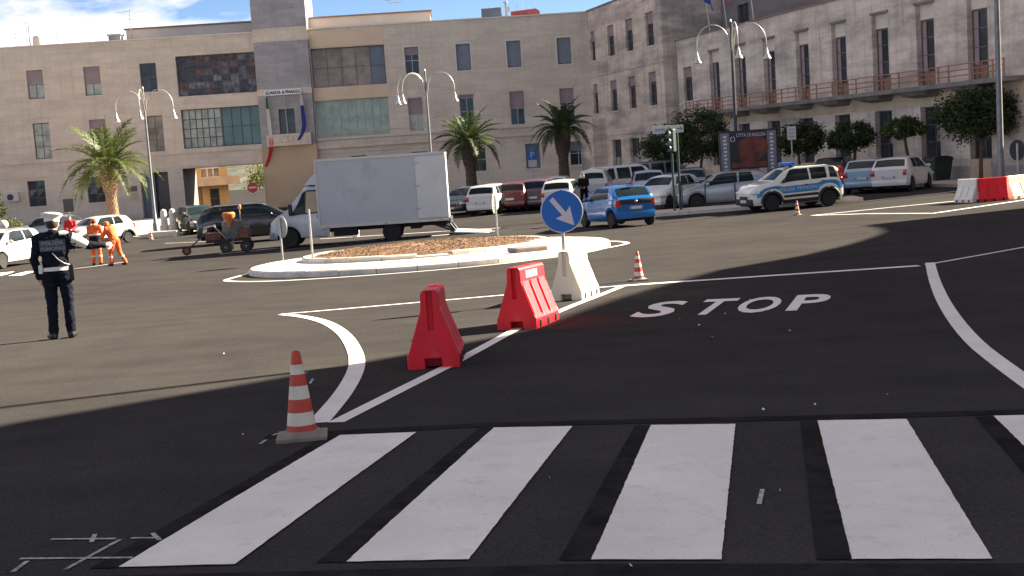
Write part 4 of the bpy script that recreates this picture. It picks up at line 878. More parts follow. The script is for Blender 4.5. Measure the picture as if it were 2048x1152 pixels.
def tree(label, base, trunk_h, crown_c, cr, nleaf, mt, seed, name='street_tree', leaf=0.13, group='clipped trees along the balconied building', tr=0.09, clumps=60):
    rnd = random.Random(seed); t = thing(name, label, 'tree', base, group=group)
    b = MB(); top = Vector((rnd.uniform(-.15,.15), rnd.uniform(-.15,.15), trunk_h)); b.tube([(0,0,-0.1),(0.03,0.02,trunk_h*0.4),(top.x*0.6,top.y*0.6,trunk_h*0.75),top], [tr*1.25,tr,tr*0.9,tr*0.8], 8)
    cc = Vector(crown_c)
    for i in range(9):
        a = i*2.4; e = cc + Vector((math.cos(a)*cr[0]*0.6, math.sin(a)*cr[1]*0.6, rnd.uniform(-0.2,0.5)*cr[2])); m_ = top.lerp(e, 0.5) + Vector((0,0,0.12))
        b.tube([top-Vector((0,0,0.1)), m_, e], [tr*0.55, tr*0.35, tr*0.12], 6)
    b.build('trunk', M['bark'], t, True)
    lv = MB(); cl = []
    for i in range(clumps):
        a = rnd.uniform(0, 2*PI); z = rnd.uniform(-0.85, 1); r = math.sqrt(max(0, 1-z*z)); k = rnd.uniform(0.45, 1.0)**0.5*rnd.uniform(0.86, 1.08)
        cl.append((cc + Vector((r*math.cos(a)*cr[0]*k, r*math.sin(a)*cr[1]*k, z*cr[2]*k)), rnd.uniform(0.10, 0.24)*min(cr)*1.1))
    for i in range(nleaf):
        c, s = cl[i % clumps]; p = c + Vector((rnd.gauss(0, s), rnd.gauss(0, s), rnd.gauss(0, s*0.8)))
        ax = Vector((rnd.gauss(0,1), rnd.gauss(0,1), rnd.gauss(0,0.6))).normalized(); bx = ax.cross(Vector((rnd.gauss(0,1), rnd.gauss(0,1), rnd.gauss(0,1)))).normalized(); l = leaf*rnd.uniform(0.55, 1.2)
        lv.add([p-ax*l*0.5, p+bx*l*0.28, p+ax*l*0.6, p-bx*l*0.28], [(0,1,2,3)])
    lv.build('crown', mt, t, fix=False)
    return t
def street_tree(label, px, Y, pc, rx, rz_, nleaf, seed, mt=None, clumps=60, leaf=0.15):
    base = gy(px, Y); c = ptY(pc[0], pc[1], Y); k = Y/FPX
    cr = (rx*k, rx*k*0.9, rz_*k); cc = c - base
    return tree(label, base + Vector((0,0,0.1)), max(0.6, cc.z-cr[2]*0.7), cc, cr, int(nleaf*1.7), mt or M['tree_leaf'], seed, leaf=leaf, clumps=clumps)
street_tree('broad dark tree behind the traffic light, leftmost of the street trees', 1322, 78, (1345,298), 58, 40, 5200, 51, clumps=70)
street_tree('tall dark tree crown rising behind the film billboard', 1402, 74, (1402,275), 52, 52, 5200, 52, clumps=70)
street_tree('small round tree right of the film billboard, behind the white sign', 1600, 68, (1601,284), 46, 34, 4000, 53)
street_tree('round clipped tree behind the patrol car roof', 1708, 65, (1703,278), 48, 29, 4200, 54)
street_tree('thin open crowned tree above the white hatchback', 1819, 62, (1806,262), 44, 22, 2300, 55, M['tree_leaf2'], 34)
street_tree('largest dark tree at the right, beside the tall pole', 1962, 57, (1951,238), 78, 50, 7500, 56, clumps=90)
p = gp(20, 470); tree('low bright green shrub at the left edge behind the white cars', gy(22, 74), 0.3, (0,0,0.85), (0.75,0.7,0.65), 1500, M['shrub_leaf'], 61, name='shrub', leaf=0.12, group=None, clumps=26, tr=0.04)
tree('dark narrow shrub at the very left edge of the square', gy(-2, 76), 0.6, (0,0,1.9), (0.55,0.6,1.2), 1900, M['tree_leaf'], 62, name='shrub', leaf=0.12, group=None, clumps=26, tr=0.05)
tree('small tree beside the yellow house beyond the archway', LA @ Vector((8.5, 19, -0.4)), 1.2, (0,0,3.0), (2.6,2.2,2.6), 3200, M['shrub_leaf'], 63, name='tree', leaf=0.22, group=None, clumps=40)

M['steel_mid'] = pm('weathered_steel', (0.20,0.20,0.20), 0.5, 0.5, var=0.15, scale=5)
# ------------------------------------------------------------------ street lamps
def bell(b, p):
    b.lathe([(0.03,0.32),(0.045,0.20),(0.07,0.14),(0.085,0.0),(0.175,-0.15),(0.185,-0.19),(0.14,-0.2),(0.04,-0.19)], 14, p)
def lamp_post(label, base, H_, angs, rz, s=1.0, pole='steel_mid', head='steel_pale'):
    t = thing('street_lamp', label, 'street lamp', base, rz, group='street lamps with hooped arms')
    b = MB(); b.lathe([(0.16,-0.1),(0.16,0.5),(0.11,0.6),(0.095,1.2),(0.085,1.25),(0.07,H_*0.6),(0.05,H_)], 12); b.build('pole', M[pole], t, True)
    for a in angs:
        d = Vector((math.cos(a), math.sin(a), 0)); r = 0.78*s; z0 = H_-1.15*s; pts = []
        pts.append(Vector((0,0,z0-0.25)))
        for i in range(15):
            q = PI*(1-i/14); pts.append(d*(r*0.12 + r*0.95*(1+math.cos(q))/1.0*0.98) + Vector((0,0,z0+0.15 + 0.92*s*math.sin(q)**0.9 if 0 < i < 14 else z0+0.15)))
        e = pts[-1]; pts.append(e - Vector((0,0,0.25*s)))
        b = MB(); b.tube(pts, 0.025, 7); ar = b.build('arm', M[head], t, True, 180)
        b = MB(); bell(b, e - Vector((0,0,0.5*s))); b.build('lamp_shade', M[head], ar, True, 60)
    b = MB(); b.lathe([(0.052,0),(0.06,0.03),(0.03,0.12),(0.0,0.14)], 10, (0,0,H_)); b.build('finial', M[head], t)
    return t
b1 = gp(313, 470); lamp_post('triple armed street lamp left of the archway on the pale pavement', b1 + Vector((0,0,0.1)), 7.9, [R(180), R(0), R(-88)], R(4))
lamp_post('triple armed street lamp rising behind the box truck', gy(870, 70), 7.7, [R(180), R(0), R(-150)], R(8))
lamp_post('triple armed street lamp standing behind the film billboard', gy(1478, 57), 7.9, [R(180), R(0), R(-92)], R(2), pole='steel_dark')
pb = gy(2003, 52); t = thing('lamp_column', 'tall grey column running out of the picture at the right edge', 'pole', pb)
b = MB(); b.lathe([(0.15,-0.1),(0.15,1.0),(0.125,1.1),(0.11,6),(0.085,10.2)], 14); b.build('pole', M['steel_mid'], t, True); b = MB(); b.tube([(0,0,10.0),(-0.4,0,10.6),(-1.4,0,10.8)],0.05,8); b.build('arm', M['steel'], t, True); b = MB(); b.bbox((-2.1,-0.14,10.7),(-1.35,0.14,10.85),0.04); b.build('lantern', M['steel'], t)
q = gp(500, 756) + SDIR*13.6; t = thing('lamp_column', 'tall plain lamp column on the near right pavement outside the picture', 'pole', Vector((q.x, q.y, g(q.x, q.y))), SUN_AZ); b = MB(); b.lathe([(0.11,-0.1),(0.11,1.0),(0.085,1.1),(0.06,9.4)], 12); b.build('pole', M['steel_mid'], t, True); b = MB(); b.tube([(0,0,9.3),(-0.5,0,9.7),(-1.2,0,9.8)],0.035,8); b.build('arm', M['steel_mid'], t, True); b = MB(); b.bbox((-1.8,-0.12,9.72),(-1.15,0.12,9.86),0.04); b.build('lantern', M['steel_mid'], t)

# ------------------------------------------------------------------ plastic road barriers
def barrier(name, label, x, y, hd, mt, L=1.0, Wd=0.46, Hh=0.69, lab=False, group='plastic road barriers'):
    t = thing(name, label, 'road barrier', group=group); on_slope(t, x, y, hd)
    b = MB(); half = Wd/2; n = 2
    prof = [(half,0.0),(half,0.12),(half*0.92,0.16),(0.105,0.47),(0.085,0.53),(0.08,Hh-0.03),(0.06,Hh)]
    ribs = 3
    # shell in slices along the length; grooves between the three raised panels of the sloping sides
    xs_ = [-L/2]; w = L/ribs
    segs = []
    for i in range(ribs):
        x0 = -L/2 + w*i; segs.append((x0+0.0, x0+0.045, True)); segs.append((x0+0.045, x0+w-0.045, False)); segs.append((x0+w-0.045, x0+w, True))
    st = []
    for (p0, p1, gr) in segs:
        st.append((p0, gr)); st.append((p1, gr))
    rows = []
    for xx, gr in st:
        r = []
        for (yy, zz) in prof:
            k = 0.035 if (gr and 0.14 < zz < 0.52 and abs(xx) < L/2-0.03) else 0.0
            r.append((yy-k, zz))
        rows.append((xx, [(-yy, zz) for yy, zz in r] + [(yy, zz) for yy, zz in reversed(r)]))
    m_ = len(rows[0][1]); vs = [(xx, yy, zz) for xx, r in rows for yy, zz in r]
    fs = [(i*m_+j, i*m_+j+1, (i+1)*m_+j+1, (i+1)*m_+j) for i in range(len(rows)-1) for j in range(m_-1)]
    # end faces with forklift slots
    sl = 0.075
    for i, sg in ((0, -1), (len(rows)-1, 1)):
        r = rows[i][1]; xx = rows[i][0]; k0 = len(vs)
        h_ = len(r)//2
        pts = [(xx, yy, zz) for yy, zz in r[:h_]] + [(xx, -0.026, Hh), (xx, -0.026, 0.34), (xx, 0.026, 0.34), (xx, 0.026, Hh)] + [(xx, yy, zz) for yy, zz in r[h_:]] + [(xx, sl, 0.0), (xx, sl, 0.085), (xx, -sl, 0.085), (xx, -sl, 0.0)]
        k2 = len(vs) + len(pts)
        vs += pts; fs.append(tuple(range(k0, k0+len(pts))))
        vs += [(xx, -sl, 0), (xx, -sl, 0.085), (xx, sl, 0.085), (xx, sl, 0), (xx-sg*0.2, -sl, 0), (xx-sg*0.2, -sl, 0.085), (xx-sg*0.2, sl, 0.085), (xx-sg*0.2, sl, 0)]
        vs += [(xx, -0.026, Hh), (xx, -0.026, 0.34), (xx, 0.026, 0.34), (xx, 0.026, Hh), (xx-sg*0.05, -0.026, Hh), (xx-sg*0.05, -0.026, 0.34), (xx-sg*0.05, 0.026, 0.34), (xx-sg*0.05, 0.026, Hh)]
        k3 = len(vs)-8; fs += [(k3,k3+1,k3+5,k3+4), (k3+1,k3+2,k3+6,k3+5), (k3+2,k3+3,k3+7,k3+6), (k3+4,k3+5,k3+6,k3+7)]
        k1 = len(vs)-16; fs += [(k1,k1+1,k1+5,k1+4), (k1+1,k1+2,k1+6,k1+5), (k1+2,k1+3,k1+7,k1+6), (k1+4,k1+5,k1+6,k1+7)]
    b.add(vs, fs)
    body = b.build('body', mt, t)
    bv = body.modifiers.new('soft_edges', 'BEVEL'); bv.width = 0.012; bv.segments = 2; bv.limit_method = 'ANGLE'; bv.angle_limit = R(35)
    for i in range(ribs):                                 # drain notches low on the long sides
        for s in (-1, 1):
            b = MB(); xx = -L/2 + w*(i+0.5); b.box((xx-0.035, s*(half+0.002)-0.01, 0.012), (xx+0.035, s*(half+0.002)+0.003, 0.085)); b.build('notch', M['under'], t)
    b = MB(); b.lathe([(0.04,-0.005),(0.038,0.008),(0.0,0.009)], 12, (0.1,0,Hh)); b.build('filler_cap', mt, t)
    if lab:
        b = MB(); b.box((-0.30,-0.089,0.56),(0.16,-0.084,0.64)); b.build('label', M['sign_white'], t)
    return t
def hd_of(pa, pb): d = gp(*pb) - gp(*pa); return math.atan2(d.y, d.x)
hl = hd_of((880,738), (1040,656))
p0 = gp(868, 737); hl = R(89.5); f = Vector((math.cos(hl), math.sin(hl), 0))
barrier('plastic_barrier', 'shaded red plastic barrier nearest the camera on the white line', p0.x+f.x*0.5, p0.y+f.y*0.5, hl, M['red_plastic'], lab=False)
p0 = gp(1034, 659); h2 = R(73); f = Vector((math.cos(h2), math.sin(h2), 0))
barrier('plastic_barrier', 'red plastic barrier with a pale label between the red one and the white one', p0.x+f.x*0.5, p0.y+f.y*0.5, h2, M['red_plastic'], lab=True)
p0 = gp(1134, 601); h3 = R(72); f = Vector((math.cos(h3), math.sin(h3), 0)); wbx, wby = p0.x+f.x*0.47, p0.y+f.y*0.47
barrier('plastic_barrier', 'cream white plastic barrier that carries the blue arrow sign', wbx, wby, h3, M['white_plastic'], lab=False)
hr = hd_of((1925,402), (2040,390))
def far_bar(label, pa, pb, mt):
    A_, B_ = gp(*pa), gp(*pb); c = (A_+B_)/2; d = B_-A_; barrier('plastic_barrier', label, c.x, c.y, math.atan2(d.y, d.x), mt, L=min(1.9, d.length), Hh=0.78, Wd=0.5, group='barriers at the right edge')
far_bar('white plastic barrier left of the red one at the right edge', (1921,404), (1958,404), M['white_plastic2'])
far_bar('red plastic barrier between two white ones at the right edge', (1958,404), (2014,400), M['red_plastic'])
far_bar('white plastic barrier right of the red one at the right edge', (2014,399), (2080,391), M['white_plastic'])

# ------------------------------------------------------------------ cones
def cone(label, x, y, H_, rz, s=1.0, tilt=0.0):
    t = thing('traffic_cone', label, 'traffic cone', group='red and white traffic cones'); on_slope(t, x, y, rz)
    w = H_*0.285
    b = MB(); b.bbox((-w,-w,0),(w,w,H_*0.055),H_*0.015); b.lathe([(w*0.86,H_*0.05),(w*0.76,H_*0.085),(w*0.70,H_*0.10)], 24); b.build('foot', M['cone_base'], t)
    zs = [0.085, 0.165, 0.31, 0.46, 0.61, 0.74, 0.85, 1.0]; r0, r1 = H_*0.185, H_*0.048
    for i in range(7):
        za, zb = zs[i]*H_, zs[i+1]*H_; ra = r0+(r1-r0)*zs[i]; rb = r0+(r1-r0)*zs[i+1]
        pr = [(ra, za), (rb, zb)] if i < 6 else [(ra, za), (rb, zb-0.006), (rb*0.7, zb), (rb*0.65, zb-0.03)]
        b = MB(); b.lathe(pr, 28); b.build('red_band' if i % 2 == 0 else 'white_band', M['cone_red'] if i % 2 == 0 else M['cone_white'], t, True, 50)
    return t
p = gp(600, 884); cone('large red and white cone beside the first zebra stripe', p.x-0.005, p.y+0.13, 0.56, 0.12)
p = gp(1279, 562); cone('red and white cone at the left end of the stop line', p.x, p.y+0.10, 0.48, 0.2)
p = gp(1595, 431); cone('small cone in front of the patrol car', p.x, p.y, 0.50, 0.5)
p = gp(303, 480); cone('small cone on the kerb below the left street lamp', p.x, p.y, 0.5, 0.3)
p = gp(424, 470); cone('small cone in front of the dark hatchback by the archway', p.x, p.y, 0.5, 0.3)

# ------------------------------------------------------------------ signs
def arrow2d(s): return [(-0.075*s,0.60*s),(0.075*s,0.60*s),(0.075*s,0.0),(0.29*s,0.06*s),(0,-0.48*s),(-0.29*s,0.06*s),(-0.075*s,0.0)]
def round_sign(b, r, y, m=0, th=0.012): b.lathe([(r,-th),(r,th)], 40, (0,0,0), m, trm(0,y,0) @ rotm('X', PI/2))
sgc = ptY(1130, 421, wby+0.08); t = thing('keep_right_sign', 'round blue sign with a white arrow pointing down to the right', 'road sign', (wbx-0.14, wby-0.3, g(wbx-0.14, wby-0.3)), R(6))
hz = 1.25
b = MB(); b.tube([(0,0,0.70),(0,0,hz+0.18)], 0.024, 10); b.build('post', M['steel'], t, True)
b = MB(); b.lathe([(0.30,-0.012),(0.302,0.0),(0.30,0.012)], 48, (0,0,0), 0, trm(0,-0.035,hz) @ rotm('X', PI/2)); disc = b.build('disc', M['sign_blue'], t, True, 30)
b = MB(); b.tube([(0.293*math.cos(2*PI*i/48), -0.048, hz+0.293*math.sin(2*PI*i/48)) for i in range(49)], 0.0075, 6, caps=False); b.build('rim', M['sign_white'], disc)
b = MB(); Ma = trm(0,-0.0495,hz) @ rotm('Y', R(-38)); A2 = arrow2d(0.46); b.add([(x, 0, z-0.045) for x, z in A2] + [(x, 0.002, z-0.045) for x, z in A2], [tuple(range(7)), tuple(range(13,6,-1))] + [(i,(i+1)%7,(i+1)%7+7,i+7) for i in range(7)], 0, Ma); b.build('arrow', M['sign_white'], disc, fix=False)
def post_sign(nm, label, px, py, H_, kind, rz=0.0, r=0.3, dy=0.05):
    p = gp(px, py); e = ((p.x-ICX)/IRX)**2 + ((p.y-ICY)/IRY)**2
    t = thing(nm, label, 'road sign', p + Vector((0,0,0.14 if e < 1 else 0)), rz); b = MB(); b.tube([(0,0,-0.1),(0,0,H_)], 0.03, 10); b.build('post', M['steel'], t, True)
    if kind == 'back':
        b = MB(); b.lathe([(r,-0.01),(r,0.01)], 36, (0,0,0), 0, trm(0,dy,H_-r*0.85) @ rotm('X', PI/2)); d = b.build('disc', M['sign_back'], t); b = MB(); b.box((-0.2,dy-0.028,H_-r*0.7),(0.2,dy-0.011,H_-r*0.55)); b.box((-0.2,dy-0.028,H_-r*1.2),(0.2,dy-0.011,H_-r*1.05)); b.build('bracket', M['steel'], d)
    return t
post_sign('island_sign', 'back of a round sign on a post at the left end of the traffic island', 566, 527, 1.35, 'back', R(-50), 0.32)
post_sign('island_post', 'bare metal post on the traffic island in front of the truck cab', 627, 537, 1.42, 'none')
post_sign('island_sign', 'narrow edge on round sign on a post behind the mulch bed', 996, 484, 1.5, 'back', R(78), 0.32)
# no entry sign in the archway
t = thing('no_entry_sign', 'round red no entry sign with a white bar under the archway', 'road sign', LA @ Vector((9.6, -2.0, -0.4)), R(4)); b = MB(); b.tube([(0,0,0),(0,0,2.2)],0.03,8); b.build('post', M['steel_pale'], t); b = MB(); round_sign(b, 0.42, -0.04); b.lathe([(0.42,-0.012),(0.42,0.012)],36,(0,0,0),0,trm(0,-0.04,2.0)@rotm('X',PI/2)) ; b = MB(); b.lathe([(0.42,-0.012),(0.42,0.012)],36,(0,0,0),0,trm(0,-0.04,2.0)@rotm('X',PI/2)); d = b.build('disc', M['sign_red'], t); b = MB(); b.box((-0.3,-0.06,1.93),(0.3,-0.053,2.07)); b.build('bar', M['frame_white'], d)
# parking sign
pp = gy(1069, 92); t = thing('parking_sign', 'square blue parking sign with a white letter before the wall', 'road sign', pp, R(2)); b = MB(); b.tube([(0,0,0),(0,0,3.1)],0.03,8); b.build('post', M['steel'], t); b = MB(); b.bbox((-0.32,-0.05,2.4),(0.32,-0.03,3.05),0.01); d = b.build('panel', M['sign_blue'], t)
vs, fs = text_geo('P', 0.62, 0.003); b = MB(); b.add(vs, fs, 0, trm(0,-0.056,2.5) @ UPRIGHT); b.build('letter', M['frame_white'], d, fix=False)
b = MB(); b.box((-0.3,-0.05,1.85),(0.3,-0.03,2.34)); b.build('lower_panel', M['sign_white'], t)
# white notice signs
def notice(nm, label, px, Y, ptop, pbot, wpx, mt='sign_white', lines=3):
    base = gy(px, Y); zt = ptY(px-8, ptop, Y).z - base.z; zb = ptY(px-6, pbot, Y).z - base.z; w = wpx*Y/FPX
    t = thing(nm, label, 'sign', base, R(3)); b = MB(); b.tube([(0,0,0),(0,0,zt)],0.03,8); b.build('post', M['steel'], t); b = MB(); b.bbox((-w/2,-0.055,zb),(w/2,-0.035,zt),0.008); pn = b.build('panel', M[mt], t)
    if lines:
        b = MB()
        for i in range(lines): z = zb+(zt-zb)*(0.22+0.26*i); b.box((-w*0.36,-0.058,z),(w*0.36,-0.056,z+(zt-zb)*0.07))
        b.build('print', M['print_grey'], pn)
    return t
notice('notice_sign', 'white rectangular notice on a post right of the film billboard', 1588, 58, 253, 280, 18)
notice('notice_sign', 'small white and red notice on the wing behind the trees', 1282, 84, 307, 323, 9, 'sign_white', 2)
notice('dark_board', 'dark board on a pale post behind the officer', 143, 84, 398, 424, 20, 'steel_dark', 0)
# traffic light and direction sign
tb = gp(1350, 428); t = thing('traffic_light', 'dark green traffic light with three shaded lenses on a thin post', 'traffic light', tb + Vector((0,0,0.12)), R(-35))
b = MB(); b.tube([(0,0,0),(0,0,3.3)],0.045,10); b.build('post', M['green_metal'], t, True)
b = MB(); b.bbox((-0.16,-0.12,2.35),(0.16,0.12,3.25),0.03); hd_ = b.build('housing', M['green_metal'], t)
for i in range(3):
    z = 2.5+i*0.29; b = MB(); n = 14
    vs = [(0.11*math.cos(PI*(j/n*1.3-0.15)), y_, z+0.11*math.sin(PI*(j/n*1.3-0.15))) for y_ in (-0.12,-0.30) for j in range(n+1)]; b.add(vs, [(j,j+1,n+1+j+1,n+1+j) for j in range(n)]); b.build('visor', M['green_metal'], hd_, fix=False)
    b = MB(); b.lathe([(0.095,0),(0.07,0.02),(0,0.03)],16,(0,0,0),0,trm(0,-0.12,z)@rotm('X',PI/2)); b.build('lens', M['sign_back'] if i else M['glass_teal'], hd_, True)
db = gp(1362, 426); t = thing('direction_sign', 'white direction board with an arrow on a tall thin post', 'road sign', db + Vector((0,0,0.12)), R(5))
b = MB(); b.tube([(0,0,0),(0,0,3.45)],0.05,10); b.build('post', M['green_metal'], t, True)
b = MB(); b.bbox((-1.0,-0.07,3.10),(0.26,-0.052,3.40),0.008); pn = b.build('board', M['sign_white'], t)
b = MB(); b.box((0.0,-0.074,3.24),(0.16,-0.071,3.27)); b.add([(0.12,-0.0735,3.17),(0.15,-0.0735,3.17),(0.23,-0.0735,3.255),(0.15,-0.0735,3.34),(0.12,-0.0735,3.34),(0.19,-0.0735,3.255)], [(0,1,2,5),(5,2,3,4)]); b.build('arrow', M['black'], pn, fix=False)
b = MB(); b.lathe([(0.08,-0.002),(0.08,0.002)],16,(0,0,0),0,trm(-0.33,-0.0735,3.255)@rotm('X',PI/2)); b.build('roundel', pm('olive_roundel', (0.35,0.38,0.12), 0.6), pn)
b = MB(); b.box((-0.94,-0.074,3.19),(-0.46,-0.071,3.215)); b.box((-0.9,-0.0742,3.23),(-0.5,-0.0712,3.30)); b.build('print', M['print_grey'], pn)
# film billboard
BY_ = 55.5; pa, pc = ptY(1436,264,BY_), ptY(1551,256,BY_); pbm = ptY(1441,362,BY_)
wB = (pc-pa).length; zt = (pa.z+pc.z)/2; zb = pbm.z; cx = (pa.x+pc.x)/2+0.03; gb = g(cx, BY_)
t = thing('billboard', 'dark film poster board with strip borders and a red picture', 'billboard', (cx, BY_, gb), R(1.0)); zt -= gb; zb -= gb
for s in (-1, 1):
    b = MB(); b.tube([(s*(wB/2-0.03),0.06,0),(s*(wB/2-0.03),0.06,zt+0.02)],0.05,8); b.build('post', M['steel_dark'], t)
b = MB(); b.bbox((-wB/2,-0.04,zb),(wB/2,0.0,zt),0.01); bd = b.build('board', pm('poster_black', (0.016,0.016,0.024), 0.5, var=0.4, scale=3), t)
sw_ = wB*0.155
for s in (-1, 1):
    b = MB(); x0 = s*(wB/2-0.06) if s < 0 else wB/2-0.06-sw_; x0 = -wB/2+0.04 if s < 0 else wB/2-0.04-sw_
    b.box((x0,-0.047,zb+0.02),(x0+sw_,-0.042,zt-0.08)); st_ = b.build('film_strip', pm('film_strip_grey', (0.16,0.16,0.20), 0.6), bd)
    b = MB()
    for i in range(12):
        z = zb+0.08+(zt-zb-0.28)*i/11.5; xx = x0+sw_*0.5; b.box((xx-0.07,-0.051,z),(xx+0.05+0.03*(i%2),-0.048,z+0.085))
    b.build('strip_marks', M['sign_white'], st_)
mp_ = pm('poster_red_picture', (0.13,0.03,0.02), 0.5, var=0.65, scale=2.2, detail=6)
b = MB(); n = 22; xm = wB*0.06; zm = (zt+zb)/2+0.22
outl = [(xm+ (wB*0.26+0.10*math.sin(3*a+1))*math.cos(a), zm + (0.62+0.12*math.sin(2*a))*math.sin(a)) for a in [2*PI*i/n for i in range(n)]]
b.prism(outl, -0.0475, -0.043); b.box((-wB*0.31,-0.048,zb+0.52),(wB*0.32,-0.043,zb+0.74)); b.build('picture', mp_, bd)
b = MB()
for i in range(4): x0 = -wB*0.32+i*wB*0.162; b.box((x0,-0.05,zb+0.1),(x0+wB*0.145,-0.043,zb+0.43+0.02*(i%2)))
b.build('film_cards', pm('film_cards', (0.42,0.37,0.33), 0.6, var=0.2, scale=9), bd)
vs, fs = text_geo('CITTÀ DI RAGUSA', 0.215, 0.002); b = MB(); b.add(vs, fs, 0, trm(0.12,-0.047,zt-0.28) @ UPRIGHT @ Matrix.Diagonal((0.72,1,1,1))); b.build('lettering', M['sign_white'], bd, fix=False)
b = MB(); b.tube([(-wB*0.27+0.09*math.cos(2*PI*i/12),-0.048,zt-0.36+0.11*math.sin(2*PI*i/12)) for i in range(13)],0.018,5,caps=False); b.build('crest', M['sign_white'], bd)
# pedestrian rails on the refuge
def rail(label, pa, pb, h=1.0):
    A_, B_ = gp(*pa), gp(*pb); t = thing('guard_rail', label, 'railing', A_ + Vector((0,0,0.12))); d = B_-A_; b = MB()
    r = 0.12; path = [Vector((0,0,0)), Vector((0,0,h-r))] + [Vector((0,0,h)) + d*0.02, Vector((0,0,h)) + d*0.98] + [d + Vector((0,0,h-r)), d]
    b.tube(path, 0.025, 8); b.build('hoop', M['steel_dark'], t, True)
rail('thin metal guard rail on the refuge between traffic light and billboard', (1366,424), (1404,418))
rail('thin metal guard rail on the refuge left of the patrol car', (1412,418), (1472,414))
# bollards with low plinth at the left
for px, py, lb in ((331,470,'pale stone bollard left of a pair beside the left street lamp'), (348,469,'pale stone bollard right of a pair beside the left street lamp')):
    p = gp(px, py); t = thing('stone_bollard', lb, 'bollard', p + Vector((0,0,0.1)), group='pair of stone bollards'); b = MB(); b.lathe([(0.26,0),(0.26,0.42),(0.2,0.46)],16); b.build('base', M['kerb'], t, True); b = MB(); b.lathe([(0.19,0.45),(0.17,1.15),(0.12,1.27),(0,1.32)],16); b.build('shaft', M['kerb'], t, True)
p = gp(322, 475); t = thing('low_kerb_block', 'pale concrete block at the pavement corner under the bollards', 'concrete block', p); b = MB(); b.bbox((-0.6,-0.2,0),(0.9,0.5,0.32),0.03); b.build('block', M['kerb'], t)
p = gy(12, 68); t = thing('globe_lamp', 'pale round garden lamp at the left edge above the white car', 'lamp', p); b = MB(); b.tube([(0,0,0),(0,0,1.1)],0.04,8); b.build('post', M['steel_dark'], t); b = MB(); b.ell((0,0,1.3),(0.25,0.25,0.24),16,12); b.build('globe', M['white_cloth'], t, True, 180)
# litter bin and parked scooter at the right
p = gp(1876, 366); t = thing('waste_container', 'dark wheeled waste container beside the white hatchback', 'waste bin', p, R(20)); b = MB(); b.add([(-0.42,-0.35,0.1),(0.42,-0.35,0.1),(0.42,0.35,0.1),(-0.42,0.35,0.1),(-0.52,-0.45,1.05),(0.52,-0.45,1.05),(0.52,0.45,1.05),(-0.52,0.45,1.05)],[(0,3,2,1),(4,5,6,7),(0,1,5,4),(1,2,6,5),(2,3,7,6),(3,0,4,7)]); b.build('tub', M['green_metal'], t); b = MB(); b.prism([(-0.56,1.05),(0.56,1.05),(0.5,1.2),(0.2,1.27),(-0.3,1.27),(-0.5,1.2)],-0.48,0.48); b.build('lid', M['black'], t)
for sx in (-0.35, 0.35):
    b = MB(); b.lathe([(0.1,-0.03),(0.1,0.03)],12,(0,0,0),0,trm(sx,-0.3,0.1)@rotm('Y',PI/2)); b.build('wheel', M['rubber'], t)
p = gy(2036, 56); t = thing('round_sign', 'dark back of a round sign on a grey post at the right edge', 'road sign', p + Vector((0,0,0.1)), R(-20)); b = MB(); b.tube([(0,0,0),(0,0,1.55)],0.05,8); b.build('post', M['steel'], t); b = MB(); b.lathe([(0.42,-0.012),(0.42,0.012)],30,(0,0,0),0,trm(0,0.07,1.25)@Matrix.Diagonal((0.75,1,1.1,1))@rotm('X',PI/2)); b.build('disc', M['steel_dark'], t)

# ------------------------------------------------------------------ vehicles: x forward from the rear end, y left, z up
def wheel_meshes(r, w, rim_mat='rim'):
    ty = MB(); n = 28
    ty.lathe([(r*0.62,-w/2+0.01),(r*0.90,-w/2),(r*0.985,-w*0.36),(r,-w*0.2),(r,w*0.2),(r*0.985,w*0.36),(r*0.90,w/2),(r*0.62,w/2-0.01)], n, (0,0,0), 0, rotm('X', PI/2))
    rm = MB(); rm.lathe([(r*0.63,-0.02),(r*0.63,w*0.42),(r*0.58,w*0.43),(r*0.56,w*0.30)], n, (0,0,0), 0, rotm('X', -PI/2))
    for k in range(5):
        a = 2*PI*k/5; Mk = rotm('Y', a); rm.add([(-0.05,w*0.34,0.02),(0.05,w*0.34,0.02),(0.035,w*0.40,r*0.58),(-0.035,w*0.40,r*0.58),(-0.05,w*0.2,0.02),(0.05,w*0.2,0.02),(0.035,w*0.3,r*0.58),(-0.035,w*0.3,r*0.58)], [(0,1,2,3),(0,3,7,4),(1,5,6,2),(4,7,6,5)], 0, Mk)
    rm.lathe([(0.07,w*0.25),(0.06,w*0.44),(0,w*0.45)], 12, (0,0,0), 0, rotm('X', -PI/2))
    dk = MB(); dk.lathe([(r*0.60,w*0.24),(0.0,w*0.25)], n, (0,0,0), 0, rotm('X', -PI/2))
    return ty.mesh('tyre', M['rubber'], True, 35), rm.mesh('rim', M[rim_mat], True, 35), dk.mesh('brake_disc', M['under'])
_wh = {}
def add_wheel(root, x, y, r, w=0.19, side=1, rim_mat='rim'):
    key = (round(r,3), round(w,3), rim_mat)
    if key not in _wh: _wh[key] = wheel_meshes(r, w, rim_mat)
    ty, rm, dk = _wh[key]
    t = bpy.data.objects.new('wheel', ty); COL.objects.link(t); t.parent = root; t.location = (x, y, r); t.rotation_euler = (0, 0, 0 if side > 0 else PI)
    for nm, me in (('rim', rm), ('brake_disc', dk)):
        o = bpy.data.objects.new(nm, me); COL.objects.link(o); o.parent = t
def ip(tab, x):
    if x <= tab[0][0]: return tab[0][1]
    for (a, b), (c, d) in zip(tab, tab[1:]):
        if x <= c: return b + (d-b)*(x-a)/(c-a)
    return tab[-1][1]
def ips(tab, x, w=0.05): return (ip(tab, x-w)+2*ip(tab, x)+ip(tab, x+w))/4
